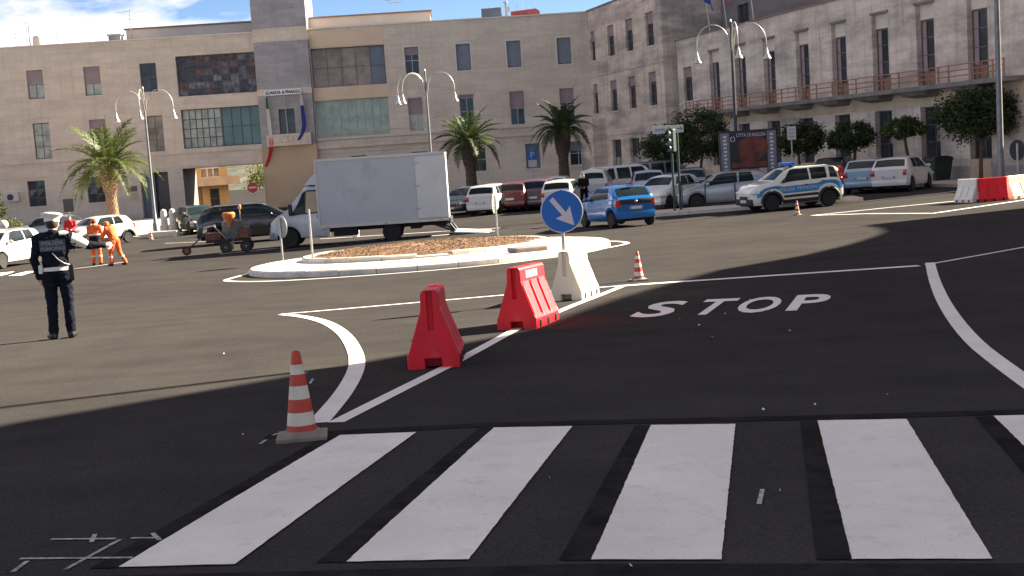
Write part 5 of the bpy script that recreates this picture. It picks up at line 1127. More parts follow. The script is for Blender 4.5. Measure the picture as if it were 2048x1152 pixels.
class Body:
    def __init__(s, L, W, top, belt, axles, wr, sill=0.24, tumble=0.36, nose=0.14, tail=0.10, arch=0.07, frontz=0.26, rearz=0.30):
        s.L, s.W, s.top, s.belt, s.axles, s.wr, s.sill, s.tumble = L, W, top, belt, axles, wr, sill, tumble
        s.nose, s.tail, s.arch, s.frontz, s.rearz = nose, tail, arch, frontz, rearz
    def hw(s, x):
        w = s.W/2; e = 0.55
        if x > s.L-e: w *= 1 - s.nose*((x-(s.L-e))/e)**2.4
        if x < e*0.7: w *= 1 - s.tail*((e*0.7-x)/(e*0.7))**2.4
        return w
    def zb(s, x):
        z = s.sill
        if x > s.L-0.5: z += (s.frontz-s.sill)*((x-s.L+0.5)/0.5)
        if x < 0.5: z += (s.rearz-s.sill)*((0.5-x)/0.5)
        Ra = s.wr + s.arch
        for xa in s.axles:
            d = abs(x-xa)
            if d < Ra: z = max(z, s.wr + math.sqrt(max(0, Ra*Ra-d*d)))
        return z
    def pt(s, x, t, off=0.0):
        w = s.hw(x); zb = s.zb(x); zl = ips(s.belt, x); zt = max(ips(s.top, x), zl+0.015)
        if zb > zl-0.03: zb = zl-0.03
        h = zt-zl; zr = zl + h*0.90; yl = w*0.955; yr = max(0.25*w, yl - (zr-zl)*s.tumble - 0.01)
        if h < 0.12: zr = zl + h*0.75; yr = yl - 0.06
        if t <= 1:
            tab = [(0,0.94),(0.18,0.985),(0.45,1.0),(0.75,0.995),(0.92,0.98),(1.0,0.955)]
            y, z = w*ip(tab, t), zb + (zl-zb)*t
        elif t <= 2:
            q = t-1; y = yl + (yr-yl)*q + 0.025*math.sin(PI*q)*min(1, h/0.4); z = zl + (zr-zl)*q
        else:
            q = t-2; y = yr*(1-q); z = zr + (zt-zr)*math.sin(q*PI/2)**0.8
        return Vector((x, y+off, z))
    def nrm(s, x, t):
        e = 0.01; a = s.pt(min(s.L, x+e), t) - s.pt(max(0, x-e), t); c = s.pt(x, min(3, t+e)) - s.pt(x, max(0, t-e)); n = a.cross(c)
        n = n.normalized() if n.length > 1e-9 else Vector((0,1,0))
        return -n
    def shell(s, root, mt, name='body'):
        xs_ = set([0, 0.03, 0.08, s.L, s.L-0.03, s.L-0.08]); x = 0
        while x < s.L: xs_.add(round(x, 3)); x += 0.075
        Ra = s.wr+s.arch
        for xa in s.axles:
            for k in range(-12, 13): xs_.add(round(xa + Ra*math.sin(k/12*PI/2), 4))
            xs_.add(round(xa-Ra-0.004, 4)); xs_.add(round(xa+Ra+0.004, 4))
        xs_ = sorted(v for v in xs_ if 0 <= v <= s.L); ts = [0,0.09,0.18,0.3,0.45,0.6,0.75,0.86,0.94,1.0,1.15,1.5,1.85,2.0,2.12,2.3,2.6,3.0]
        b = MB(); k = len(ts); rows = []
        for x in xs_:
            r = [s.pt(x, t) for t in ts]; rows.append(r + [Vector((p.x,-p.y,p.z)) for p in reversed(r[:-1])])
        m_ = len(rows[0]); vs = [p for r in rows for p in r]
        fs = [(i*m_+j, i*m_+j+1, (i+1)*m_+j+1, (i+1)*m_+j) for i in range(len(rows)-1) for j in range(m_-1)]
        for i in (0, len(rows)-1):
            for j in range(k-1): fs.append((i*m_+j, i*m_+j+1, i*m_+m_-2-j, i*m_+m_-1-j))
        b.add(vs, fs); o = b.build(name, mt, root, True, 42)
        u = MB(); u.box((0.12,-s.W/2+0.16,s.sill-0.03),(s.L-0.12,s.W/2-0.16,s.sill+0.42)); u.build('underbody', M['under'], root)
        return o
    def patch(s, root, name, mt, x0, x1, t0, t1, side=1, x2=None, x3=None, off=0.008, nu=8, nv=6):
        x2 = x1 if x2 is None else x2; x3 = x0 if x3 is None else x3       # lower edge x0..x1, upper edge x3..x2
        b = MB(); vs = []
        for j in range(nv+1):
            for i in range(nu+1):
                u, v = i/nu, j/nv; x = (x0*(1-u)+x1*u)*(1-v) + (x3*(1-u)+x2*u)*v; t = t0+(t1-t0)*v
                p = s.pt(x, t) + s.nrm(x, t)*off; vs.append((p.x, p.y*side, p.z))
        b.add(vs, [(j*(nu+1)+i, j*(nu+1)+i+1, (j+1)*(nu+1)+i+1, (j+1)*(nu+1)+i) for j in range(nv) for i in range(nu)])
        return b.build(name, mt, root, True, 180, fix=False)
    def across(s, root, name, mt, x0, x1, tm=2.08, off=0.008, nu=12, nv=8):     # a pane over the top of the body
        b = MB(); vs = []
        for j in range(nv+1):
            x = x0+(x1-x0)*j/nv
            for i in range(nu+1):
                q = -1+2*i/nu; t = 3-(3-tm)*abs(q); p = s.pt(x, t) + s.nrm(x, min(t, 2.9))*off; vs.append((p.x, p.y*(1 if q >= 0 else -1), p.z))
        b.add(vs, [(j*(nu+1)+i, j*(nu+1)+i+1, (j+1)*(nu+1)+i+1, (j+1)*(nu+1)+i) for j in range(nv) for i in range(nu)])
        return b.build(name, mt, root, True, 180, fix=False)
# side window tables: lower x0, x1, upper x1, x0
CAR = {
 'mini': dict(L=3.40, W=1.62, wr=0.28, ax=(0.46,2.80), top=[(0,0.97),(0.10,1.06),(0.40,1.39),(0.70,1.455),(1.7,1.465),(2.02,1.40),(2.62,1.02),(3.05,0.90),(3.32,0.74),(3.4,0.64)], belt=[(0,0.96),(0.5,1.0),(2.0,0.93),(2.62,0.90),(3.05,0.80),(3.4,0.60)], sw=[(0.62,1.16,1.16,0.82),(1.22,2.36,1.90,1.22)], ws=(2.08,2.56), rw=(0.13,0.40), doors=[(1.14,2.42)]),
 'panda': dict(L=3.69, W=1.67, wr=0.315, ax=(0.62,2.92), top=[(0,1.05),(0.06,1.20),(0.20,1.52),(0.45,1.575),(1.9,1.60),(2.22,1.55),(2.78,1.12),(3.35,1.02),(3.62,0.88),(3.69,0.70)], belt=[(0,1.03),(0.5,1.06),(2.0,1.02),(2.78,0.98),(3.35,0.90),(3.69,0.66)], sw=[(0.22,0.55,0.52,0.30),(0.66,1.30,1.30,0.66),(1.38,2.56,2.08,1.38)], ws=(2.28,2.74), rw=(0.07,0.20), doors=[(0.66,1.34),(1.36,2.5)]),
 'hatch': dict(L=3.90, W=1.70, wr=0.30, ax=(0.62,3.12), top=[(0,0.98),(0.10,1.08),(0.42,1.42),(0.75,1.49),(2.0,1.50),(2.35,1.43),(3.02,1.03),(3.5,0.90),(3.8,0.74),(3.9,0.62)], belt=[(0,0.97),(0.6,1.02),(2.2,0.95),(3.02,0.91),(3.5,0.82),(3.9,0.60)], sw=[(0.74,1.36,1.36,0.86),(1.44,2.74,2.24,1.44)], ws=(2.42,2.98), rw=(0.13,0.41), doors=[(0.80,1.42),(1.44,2.75)]),
 'wagon': dict(L=4.45, W=1.76, wr=0.32, ax=(0.85,3.48), top=[(0,1.02),(0.08,1.12),(0.38,1.50),(0.7,1.60),(2.4,1.62),(2.75,1.55),(3.42,1.13),(4.0,1.02),(4.32,0.84),(4.45,0.70)], belt=[(0,1.0),(0.6,1.08),(2.5,1.02),(3.42,0.99),(4.0,0.90),(4.45,0.66)], sw=[(0.45,0.95,0.95,0.62),(1.02,1.78,1.78,1.02),(1.86,3.12,2.62,1.86)], ws=(2.82,3.36), rw=(0.11,0.37), doors=[(1.0,1.8),(1.84,3.1)]),
 'van': dict(L=4.2, W=1.80, wr=0.31, ax=(0.75,3.40), top=[(0,1.05),(0.05,1.2),(0.12,1.78),(0.3,1.83),(2.9,1.84),(3.15,1.76),(3.62,1.18),(3.95,1.02),(4.12,0.86),(4.2,0.70)], belt=[(0,1.03),(0.6,1.08),(2.5,1.05),(3.62,1.02),(3.95,0.92),(4.2,0.66)], sw=[(0.5,1.3,1.3,0.5),(1.45,2.2,2.2,1.45),(2.3,3.4,2.98,2.3)], ws=(3.22,3.56), rw=(0.06,0.115), doors=[(2.26,3.36)]),
}
def car(name, label, kind, x, y, hd, paint, cat='car', scale=1.0, clad=False, ref='mid', roof_rails=False, group=None, plates=True, handles=True):
    K = CAR[kind]; t = thing(name, label, cat, group=group); B = Body(K['L'], K['W'], K['top'], K['belt'], K['ax'], K['wr'])
    on_slope(t, x, y, hd); t.scale = (scale,)*3
    # parts are built about the middle between the axles
    r = bpy.data.objects.new('body', None)
    mid = sum(K['ax'])/2
    objs0 = set(COL.objects[:])
    COL.objects.unlink(r) if r.name in COL.objects else None
    B.shell(t, paint)
    for k, (a, c, d, e) in enumerate(K['sw']):
        for s in (1, -1): B.patch(t, 'side_window', M['carglass'], a, c, 1.06, 1.92, s, d, e)
    B.across(t, 'windscreen', M['carglass'], K['ws'][1], K['ws'][0], 2.10); B.across(t, 'rear_window', M['carglass'], K['rw'][0], K['rw'][1], 2.12)
    for a, c in K['doors']:
        for s in (1, -1):
            d = B.patch(t, 'door', paint, a, c, 0.10 if clad else 0.05, 0.99, s, off=0.005)
            p = B.pt(a+0.16, 0.82); h = MB(); h.bbox((p.x-0.08, s*p.y-0.02, p.z-0.015), (p.x+0.08, s*p.y+0.025, p.z+0.02), 0.008); h.build('handle', M['black'] if clad else paint, d)
    L = K['L']
    for s in (1, -1):
        w = B.hw(L-0.25); z = B.pt(L-0.2, 1).z
        h = MB(); h.ell((L-0.20, s*(w-0.13), z-0.08), (0.24, 0.17, 0.095), 14, 8); h.build('headlight', M['lamp_clear'], t, True, 180)
        h = MB(); wz = B.pt(0.1, 1).z; wr_ = B.hw(0.06)
        h.bbox((-0.012, s*(wr_-0.115)-0.085, wz-0.26), (0.17, s*(wr_-0.115)+0.118 if s > 0 else s*(wr_-0.115)+0.085, wz+0.0), 0.03)
        h.build('tail_light', M['lamp_red'], t, True, 40)
        xa = K['sw'][-1][1]-0.10; p = B.pt(xa, 1.08); h = MB(); h.ell((xa, s*(p.y+0.13), p.z+0.06), (0.07, 0.11, 0.075), 10, 8); h.tube([(xa, s*(p.y-0.02), p.z+0.01), (xa, s*(p.y+0.08), p.z+0.04)], 0.02, 6); h.build('mirror', paint if not clad else M['black'], t, True, 180)
        for xa in K['ax']: add_wheel(t, xa, s*(K['W']/2-0.10), K['wr'], 0.19, s, 'steel_dark' if clad else 'rim')
    for (x0, x1, z0, z1, nm) in ((-0.035, 0.05, 0.30, 0.55, 'rear_bumper'), (L-0.06, L+0.03, 0.26, 0.50, 'front_bumper')):
        w = B.hw(0.1)*0.93; h = MB(); h.bbox((x0,-w,z0),(x1,w,z1),0.035); h.build(nm, paint if not clad else M['black'], t, True, 40)
    h = MB(); h.bbox((L+0.005,-0.36,0.50),(L+0.025,0.36,0.60),0.008); h.build('grille', M['black'], t)
    h = MB(); h.box((L+0.031,-0.26,0.36),(L+0.04,0.26,0.47)); h.build('number_plate', M['plate'], t)
    h = MB(); zz = 0.60 if kind != 'panda' else 0.62; h.box((-0.05,-0.26,zz+0.02),(-0.008,0.26,zz+0.13)); h.build('number_plate', M['plate'], t)
    for sy in (-0.262, 0.215):
        h = MB(); h.box((-0.055,sy,zz+0.02),(-0.0505,sy+0.047,zz+0.13)); h.build('plate_band', M['sign_blue'], t)
    if clad:
        for s in (1, -1):
            for xa in K['ax']:
                h = MB(); pts = []; Ra = K['wr']+0.09
                for i in range(17):
                    a = PI*i/16; pts.append((xa+Ra*math.cos(a), s*(K['W']/2+0.0), K['wr']+Ra*math.sin(a)))
                h.tube(pts, 0.055, 7); h.build('arch_trim', M['black'], t, True)
            B.patch(t, 'sill_trim', M['black'], K['ax'][0]+0.42, K['ax'][1]-0.42, 0.02, 0.2, s, off=0.014)
    if roof_rails:
        for s in (1, -1):
            h = MB(); h.tube([Vector((xx, s*(B.pt(xx, 2.1).y), B.pt(xx, 2.1).z+0.05)) for xx in (0.7, 1.2, 1.8, 2.3)], 0.02, 6); h.build('roof_rail', M['black'], t)
    for c in t.children: c.location.x -= mid
    return t, B, mid
def car_at(name, label, kind, px, py, hd, paint, **k):
    p = gp(px, py); return car(name, label, kind, p.x, p.y, hd, paint, **k)
# blue hatchback driving away
hd = R(110); rear = Vector((4.32, 44.75)); f = Vector((math.cos(hd), math.sin(hd)))
bc = rear + f*1.17
tb_, BB, mid = car('hatchback_car', 'bright blue small hatchback driving past the traffic island', 'mini', bc.x, bc.y, hd, P_BLUE)
h = MB(); h.bbox((-0.022,-0.62,0.80),(0.03,0.62,0.97),0.03); o = h.build('tailgate_panel', M['black'], tb_, True); o.location.x -= mid
h = MB(); h.ell((-0.03,0,0.885),(0.012,0.06,0.045),12,8); o = h.build('badge', M['rim'], tb_, True); o.location.x -= mid
h = MB(); h.bbox((0.33,-0.16,1.425),(0.40,0.16,1.455),0.01); o = h.build('brake_lamp', M['lamp_red'], tb_); o.location.x -= mid
# patrol car
hd = R(-167.5); lft = Vector((-math.sin(hd), math.cos(hd))); wheelmid = (Vector((9.76,47.58))+Vector((12.15,48.1)))/2; pc_ = wheelmid - lft*0.72
tp, PB, mid = car('patrol_car', 'white patrol car with a blue stripe and a roof light bar', 'panda', pc_.x, pc_.y, hd, P_POL, clad=True, roof_rails=True)
M['police_blue'] = pm('police_blue', (0.01,0.22,0.52), 0.35, var=0.05, coat=0.4)
for s in (1, -1):
    o = PB.patch(tp, 'blue_stripe', M['police_blue'], 0.03, 3.5, 0.50, 0.84, s, off=0.012, nu=40); o.location.x -= mid
    o = PB.patch(tp, 'rubbing_strip', M['black'], 1.05, 2.45, 0.30, 0.42, s, off=0.02); o.location.x -= mid
for txt, xc in (('POLIZIA', 2.30), ('MUNICIPALE', 1.42)):
    for s in (1, -1):
        vs, fs = text_geo(txt, 0.17, 0.0); pt_ = PB.pt(xc, 0.60); b = MB()
        Mx = Matrix(((-s,0,0,xc),(0,0,s,s*(PB.hw(xc)+0.022)),(0,1,0,pt_.z+0.01),(0,0,0,1)))
        b.add(vs, fs, 0, Mx); o = b.build('lettering', M['sign_white'], tp, fix=False); o.location.x -= mid
h = MB(); h.bbox((1.75,-0.5,1.63),(2.02,0.5,1.75),0.04); o = h.build('light_bar', M['sign_blue'], tp, True); o.location.x -= mid
h = MB(); h.box((1.80,-0.4,1.58),(1.96,-0.3,1.64)); h.box((1.80,0.3,1.58),(1.96,0.4,1.64)); o = h.build('light_bar_foot', M['black'], tp); o.location.x -= mid
for s in (1, -1):
    h = MB(); h.bbox((-0.012, s*0.73-0.055, 1.06),(0.16, s*0.73+0.05, 1.46),0.03); o = h.build('tall_tail_light', M['lamp_red'], tp, True); o.location.x -= mid
# white hatchback and pale blue car parked at the right
hd = R(56); f = Vector((math.cos(hd), math.sin(hd))); r_ = Vector((16.6,54.9))
car('parked_car', 'white hatchback with red tail lights parked below the thin tree', 'hatch', r_.x+f.x*1.3, r_.y+f.y*1.3, hd, P_WHITE)
r_ = gp(1722, 390); f = Vector((math.cos(R(62)), math.sin(R(62)))); car('parked_car', 'pale blue hatchback parked between the patrol car and the white hatchback', 'hatch', r_.x+f.x*2.6-0.1, r_.y+f.y*2.6, R(62), P_SKY)
r_ = gy(1660, 66); car('parked_car', 'dark hatchback half hidden behind the patrol car tail', 'hatch', r_.x+0.4, r_.y, R(62), P_BLACK)
# left side cars
car('parked_car', 'sunlit white estate car at the left edge, nearest the officer', 'hatch', -20.15, 50.9, R(-101), P_WHITE, clad=False, roof_rails=True)
car('parked_car', 'white car cut by the left picture edge with a red tail light', 'hatch', -23.6, 53.2, R(80), P_WHITE)
w2 = gp(214, 491); car('parked_car', 'white small car with dark windows behind the orange workers', 'mini', -20.4, 64.0, R(-128), P_WHITE, clad=True)
r_ = gy(100, 72); car('parked_car', 'dark low car hidden behind the officer cap', 'hatch', r_.x, r_.y, R(175), P_GREY)
r_ = gy(398, 69.5); car('parked_car', 'dark hatchback facing the square beside the stone bollards', 'hatch', r_.x, r_.y, R(-62), P_GREEN)
r_ = gy(500, 56); car('parked_car', 'black estate car behind the line marking machine', 'wagon', r_.x+0.2, r_.y, R(6), P_BLACK, scale=1.06)
# parked rows in the middle of the square
def parked(px, Y, hd, kind, paint, label, sc=1.0):
    r_ = gy(px, Y); car('parked_car', label, kind, r_.x, r_.y, R(hd), paint, scale=sc, group='cars parked in the middle of the square')
parked(938, 67.5, -118, 'hatch', P_GREEN, 'dark green car, leftmost of the middle parked row', 0.95)
parked(988, 65.5, 72, 'wagon', P_WHITE, 'white estate car second from the left of the middle parked row', 0.93)
parked(1036, 66.2, 78, 'hatch', P_RED, 'dark red hatchback third from the left of the middle parked row')
parked(1083, 66.5, 78, 'wagon', P_PURP, 'plum coloured estate car left of the blue arrow sign', 0.98)
parked(1128, 64.0, 78, 'wagon', P_WHITE, 'white car mostly hidden behind the blue arrow sign', 0.92)
parked(1196, 69.0, 80, 'van', P_WHITE, 'white van with open dark rear behind the blue hatchback', 0.98)
parked(1250, 71.0, 15, 'van', P_WHITE, 'long white van parked across behind the blue hatchback roof')
parked(1118, 72.0, 78, 'hatch', P_WHITE, 'white roofed car in the second row behind the arrow sign')
parked(1300, 63.0, -95, 'wagon', P_SILV, 'silver car facing the square right of the blue hatchback roof', 1.0)
parked(1338, 55.9, -128, 'mini', P_WHITE, 'sunlit white small car parked behind the traffic light', 1.02)
parked(1455, 53.9, 172, 'hatch', P_SILV, 'pale car parked below the film billboard', 1.0)
parked(1385, 66.0, -100, 'hatch', P_BLACK, 'black car in shade between traffic light and billboard')
parked(1322, 77.0, 5, 'van', P_GREY, 'grey blue van roof in the shade behind the silver car')
M['cabwin'] = glass_mat('cab_window_painted_reflection', (0.42,0.35,0.22), 0.15, 0.1, 0.8)  # reflection of the stone painted into the pane colour
# ---- box truck
TY = 49.35; tk = thing('box_truck', 'white box truck with grey cargo body and lowered tail lift', 'truck', (-8.28, TY, g(-8.28, TY)), PI)
fr = Body(2.25, 1.98, [(0,2.2),(0.05,2.32),(0.72,2.35),(0.95,2.24),(1.58,1.42),(1.92,1.24),(2.18,1.04),(2.25,0.84)], [(0,1.24),(1.2,1.22),(1.6,1.18),(1.92,1.08),(2.25,0.80)], (1.5,), 0.36, sill=0.36, tumble=0.16, frontz=0.34, rearz=0.36, tail=0.0, nose=0.16, arch=0.09)
cabx = -0.62-1.0
objs = []
def tkadd(o, dx): o.location.x += dx; return o
CD = 0.70-2.25                        # so that the bumper ends 0.70 ahead of the front axle
n0 = len(tk.children); P_TRUCK = carpaint('truck_white_paint', (0.52,0.52,0.54), 0.4)
fr.axles = (1.55,); fr.shell(tk, P_TRUCK, 'cab')
for s in (1, -1):
    d = fr.patch(tk, 'door', P_TRUCK, 0.10, 1.18, 0.05, 0.99, s, off=0.006)
    fr.patch(tk, 'window_seal', M['black'], 0.13, 1.50, 1.015, 1.9, s, 0.95, 0.16, off=0.009)
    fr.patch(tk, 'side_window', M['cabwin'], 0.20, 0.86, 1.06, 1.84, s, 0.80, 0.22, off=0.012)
    fr.patch(tk, 'quarter_window', M['carglass'], 0.93, 1.42, 1.06, 1.84, s, 0.92, 0.87, off=0.012)
    b = MB(); p = fr.pt(0.28, 0.86); b.bbox((0.18,s*p.y-0.01,p.z-0.06),(0.42,s*p.y+0.03,p.z+0.05),0.01); b.build('handle', M['black'], d)
    b = MB(); p = fr.pt(1.45, 1.1); b.bbox((1.32,s*(p.y+0.22)-0.10,p.z+0.0),(1.46,s*(p.y+0.22)+0.09,p.z+0.42),0.04); b.tube([(1.4,s*p.y,p.z),(1.4,s*(p.y+0.15),p.z+0.1)],0.025,6); b.build('mirror', M['black'], tk, True)
    b = MB(); b.bbox((1.86,s*0.80-0.15,0.72),(2.22,s*0.80+0.10,1.0),0.05); b.build('headlight', M['lamp_clear'], tk, True)
    b = MB(); b.bbox((1.66,s*0.93-0.075,0.78),(1.98,s*0.93+0.075,0.99),0.03); b.build('indicator', M['lamp_amber'], tk, True)
fr.across(tk, 'windscreen', M['carglass'], 1.54, 1.0, 2.1)
b = MB(); b.bbox((2.0,-0.92,0.34),(2.3,0.92,0.62),0.05); b.build('bumper', M['blind_grey'], tk, True)
b = MB(); vs = [(0.86,-0.72,2.33),(0.86,0.72,2.33),(0.05,0.86,2.3),(0.05,-0.86,2.3),(0.20,-0.72,2.98),(0.20,0.72,2.98),(0.0,0.76,3.02),(0.0,-0.76,3.02)]; b.add(vs, [(0,1,5,4),(1,2,6,5),(0,4,7,3),(4,5,6,7),(2,3,7,6),(0,3,2,1)]); b.build('wind_deflector', P_TRUCK, tk, True, 20)
b = MB(); b.bbox((-0.10,0.82,2.62),(0.04,0.98,2.86),0.03); b.build('marker_lamp', M['lamp_red'], tk)
for c in tk.children: c.location.x += CD
M['cargo'] = pm('grey_cargo_panel', (0.46,0.47,0.50), 0.55, var=0.05, scale=0.8, dirt=((0.26,0.24,0.21), 0.7, 0.55, 0.9))
M['cargo2'] = pm('pale_cargo_panel', (0.60,0.61,0.60), 0.5, var=0.05, scale=1.2, dirt=((0.34,0.33,0.31), 1.4, 0.6, 0.9))
b = MB(); b.bbox((-6.05,-1.05,0.72),(-1.20,1.05,3.22),0.03); bx = b.build('cargo_box', M['cargo'], tk)
b = MB()
for x0, x1, y0, y1, z0, z1 in ((-6.08,-1.17,1.03,1.075,3.17,3.26),(-6.08,-1.17,-1.075,-1.03,3.17,3.26),(-6.08,-1.17,1.03,1.075,0.66,0.76),(-1.23,-1.165,-1.075,1.075,0.76,3.17),(-6.09,-6.02,1.02,1.08,0.76,3.17)): b.box((x0,y0,z0),(x1,y1,z1))
b.build('edge_trim', M['steel_pale'], bx)
b = MB(); b.bbox((-6.10,1.056,0.80),(-4.95,1.10,3.12),0.01); b.build('open_rear_door', M['cargo2'], bx)
for xx in (-4.2, -3.2, -2.2):
    b = MB(); b.box((xx-0.012,1.051,0.92),(xx+0.012,1.056,3.15)); b.build('panel_seam', M['cargo'], bx)
for zz_ in (1.15, 2.0, 2.85):
    b = MB(); b.bbox((-5.08,1.102,zz_),(-4.86,1.118,zz_+0.06),0.006); b.build('hinge', M['steel'], bx)
for xx in (-5.8, -3.7, -1.5):
    b = MB(); b.bbox((xx-0.06,1.077,0.69),(xx+0.06,1.09,0.73),0.004); b.build('side_marker', M['lamp_amber'], bx)
b = MB(); b.box((-6.0,-0.75,0.50),(-1.1,0.75,0.715)); b.box((-5.0,-0.9,0.42),(-4.6,0.9,0.71)); b.bbox((-2.6,0.55,0.33),(-1.7,1.0,0.71),0.03); b.build('chassis', M['under'], tk)
for x in (0.0, -3.89):
    for s in (1, -1): add_wheel(tk, x, s*(0.86 if x == 0 else 0.84), 0.36, 0.24, s, 'steel_mid')
b = MB(); b.tube([(-4.72,0.98,0.75),(-4.35,1.0,0.82),(-3.4,1.0,0.82),(-3.05,0.98,0.72)],0.05,8); b.build('mudguard', M['black'], tk)
b = MB(); b.add([(-6.25,-1.0,0.16),(-6.25,1.0,0.16),(-8.05,1.0,0.03),(-8.05,-1.0,0.03),(-6.25,-1.0,0.22),(-6.25,1.0,0.22),(-8.05,1.0,0.05),(-8.05,-1.0,0.05)],[(0,1,2,3),(4,7,6,5),(0,4,5,1),(1,5,6,2),(2,6,7,3),(3,7,4,0)]); tl = b.build('tail_lift', M['cargo2'], tk)
b = MB()
for s in (-0.7, 0.7): b.tube([(-5.3,s,0.62),(-6.3,s,0.2)],0.05,8); b.tube([(-5.9,s,0.80),(-6.3,s,0.22)],0.035,8)
b.build('lift_arm', M['steel_dark'], tl)
b = MB(); b.bbox((-6.15,-1.0,0.55),(-6.05,1.0,0.75),0.02); b.build('rear_beam', M['steel_dark'], tk)
# ---- line marking machine
mp0 = gp(462, 505); mm = thing('line_marking_machine', 'road line marking machine with grey tank and orange funnel', 'machine', mp0, R(6))
b = MB(); b.tube([(-0.9,0,0.45),(0.75,0,0.45)],0.04,8); b.tube([(-0.9,0.5,0.45),(0.75,0.5,0.45)],0.04,8)
for x in (-0.85,-0.1,0.7): b.tube([(x,-0.05,0.45),(x,0.55,0.45)],0.035,8)
b.build('frame', M['steel_dark'], mm)
b = MB(); b.lathe([(0.36,0),(0.40,0.05),(0.40,0.62),(0.34,0.70),(0.1,0.74)],20,(0.12,0.25,0.50)); b.build('tank', pm('dusty_grey_tank',(0.12,0.125,0.12),0.7,var=0.3,scale=4), mm, True)
b = MB(); b.lathe([(0.06,0),(0.08,0.18),(0.22,0.36),(0.25,0.52),(0.20,0.58)],16,(0.05,-0.15,0.95)); b.build('funnel', pm('orange_gas_bottle',(0.62,0.20,0.06),0.5,var=0.2,scale=6), mm, True)
b = MB(); b.bbox((0.35,-0.1,0.5),(0.75,0.5,0.95),0.04); b.build('engine', pm('rusty_engine',(0.16,0.07,0.045),0.8,var=0.5,scale=9), mm)
b = MB(); b.lathe([(0.06,0),(0.06,0.12),(0.03,0.16)],12,(0.45,0.1,1.62)); bc_ = b.build('beacon', M['lamp_amber'], mm, True); b = MB(); b.tube([(0.45,0.1,0.9),(0.45,0.1,1.62)],0.02,6); b.build('beacon_post', M['steel'], mm)
for x, y in ((-0.15,-0.18),(0.6,-0.18),(-0.15,0.68),(0.6,0.68)): add_wheel(mm, x, y, 0.22, 0.10, -1 if y < 0 else 1, 'steel_mid')
b = MB(); b.tube([(-0.55,-0.1,1.05),(-0.9,-0.1,0.98),(-0.95,-0.1,0.8)],0.03,8); b.tube([(-0.55,0.5,1.05),(-0.9,0.5,0.98),(-0.95,0.5,0.8)],0.03,8); b.tube([(-0.55,-0.1,1.05),(-0.1,0.0,0.5)],0.03,8); b.build('handlebar', M['steel'], mm)
b = MB(); b.bbox((-0.9,-0.05,0.5),(-0.3,0.5,0.78),0.05); b.build('paint_box', pm('red_brown_box',(0.17,0.06,0.05),0.75,var=0.5,scale=7), mm)
b = MB(); b.tube([(-0.95,0.2,0.72),(-1.25,0.2,0.5),(-1.62,0.2,0.2)],0.025,8); b.build('pointer_arm', M['steel_dark'], mm)
add_wheel(mm, -1.66, 0.2, 0.17, 0.09, -1, 'rust')
b = MB(); b.bbox((-0.2,-0.2,0.1),(0.1,0.1,0.4),0.03); b.tube([(0.1,-0.1,0.4),(0.3,-0.12,0.7),(0.1,-0.05,0.95)],0.03,8); b.build('spray_gun', pm('brass_fittings',(0.30,0.20,0.08),0.5,0.3,var=0.4,scale=10), mm)
p = gp(712, 474); t = thing('paint_bucket', 'pale paint bucket on the asphalt under the truck', 'bucket', p); b = MB(); b.lathe([(0.13,0),(0.16,0.30),(0.165,0.31),(0.14,0.31)],16); b.build('bucket', M['white_plastic'], t, True); b = MB(); b.tube([(0.16*math.cos(a),0,0.3+0.06*math.sin(a)) for a in [PI*i/8 for i in range(9)]],0.006,5); b.build('handle', M['steel'], t)

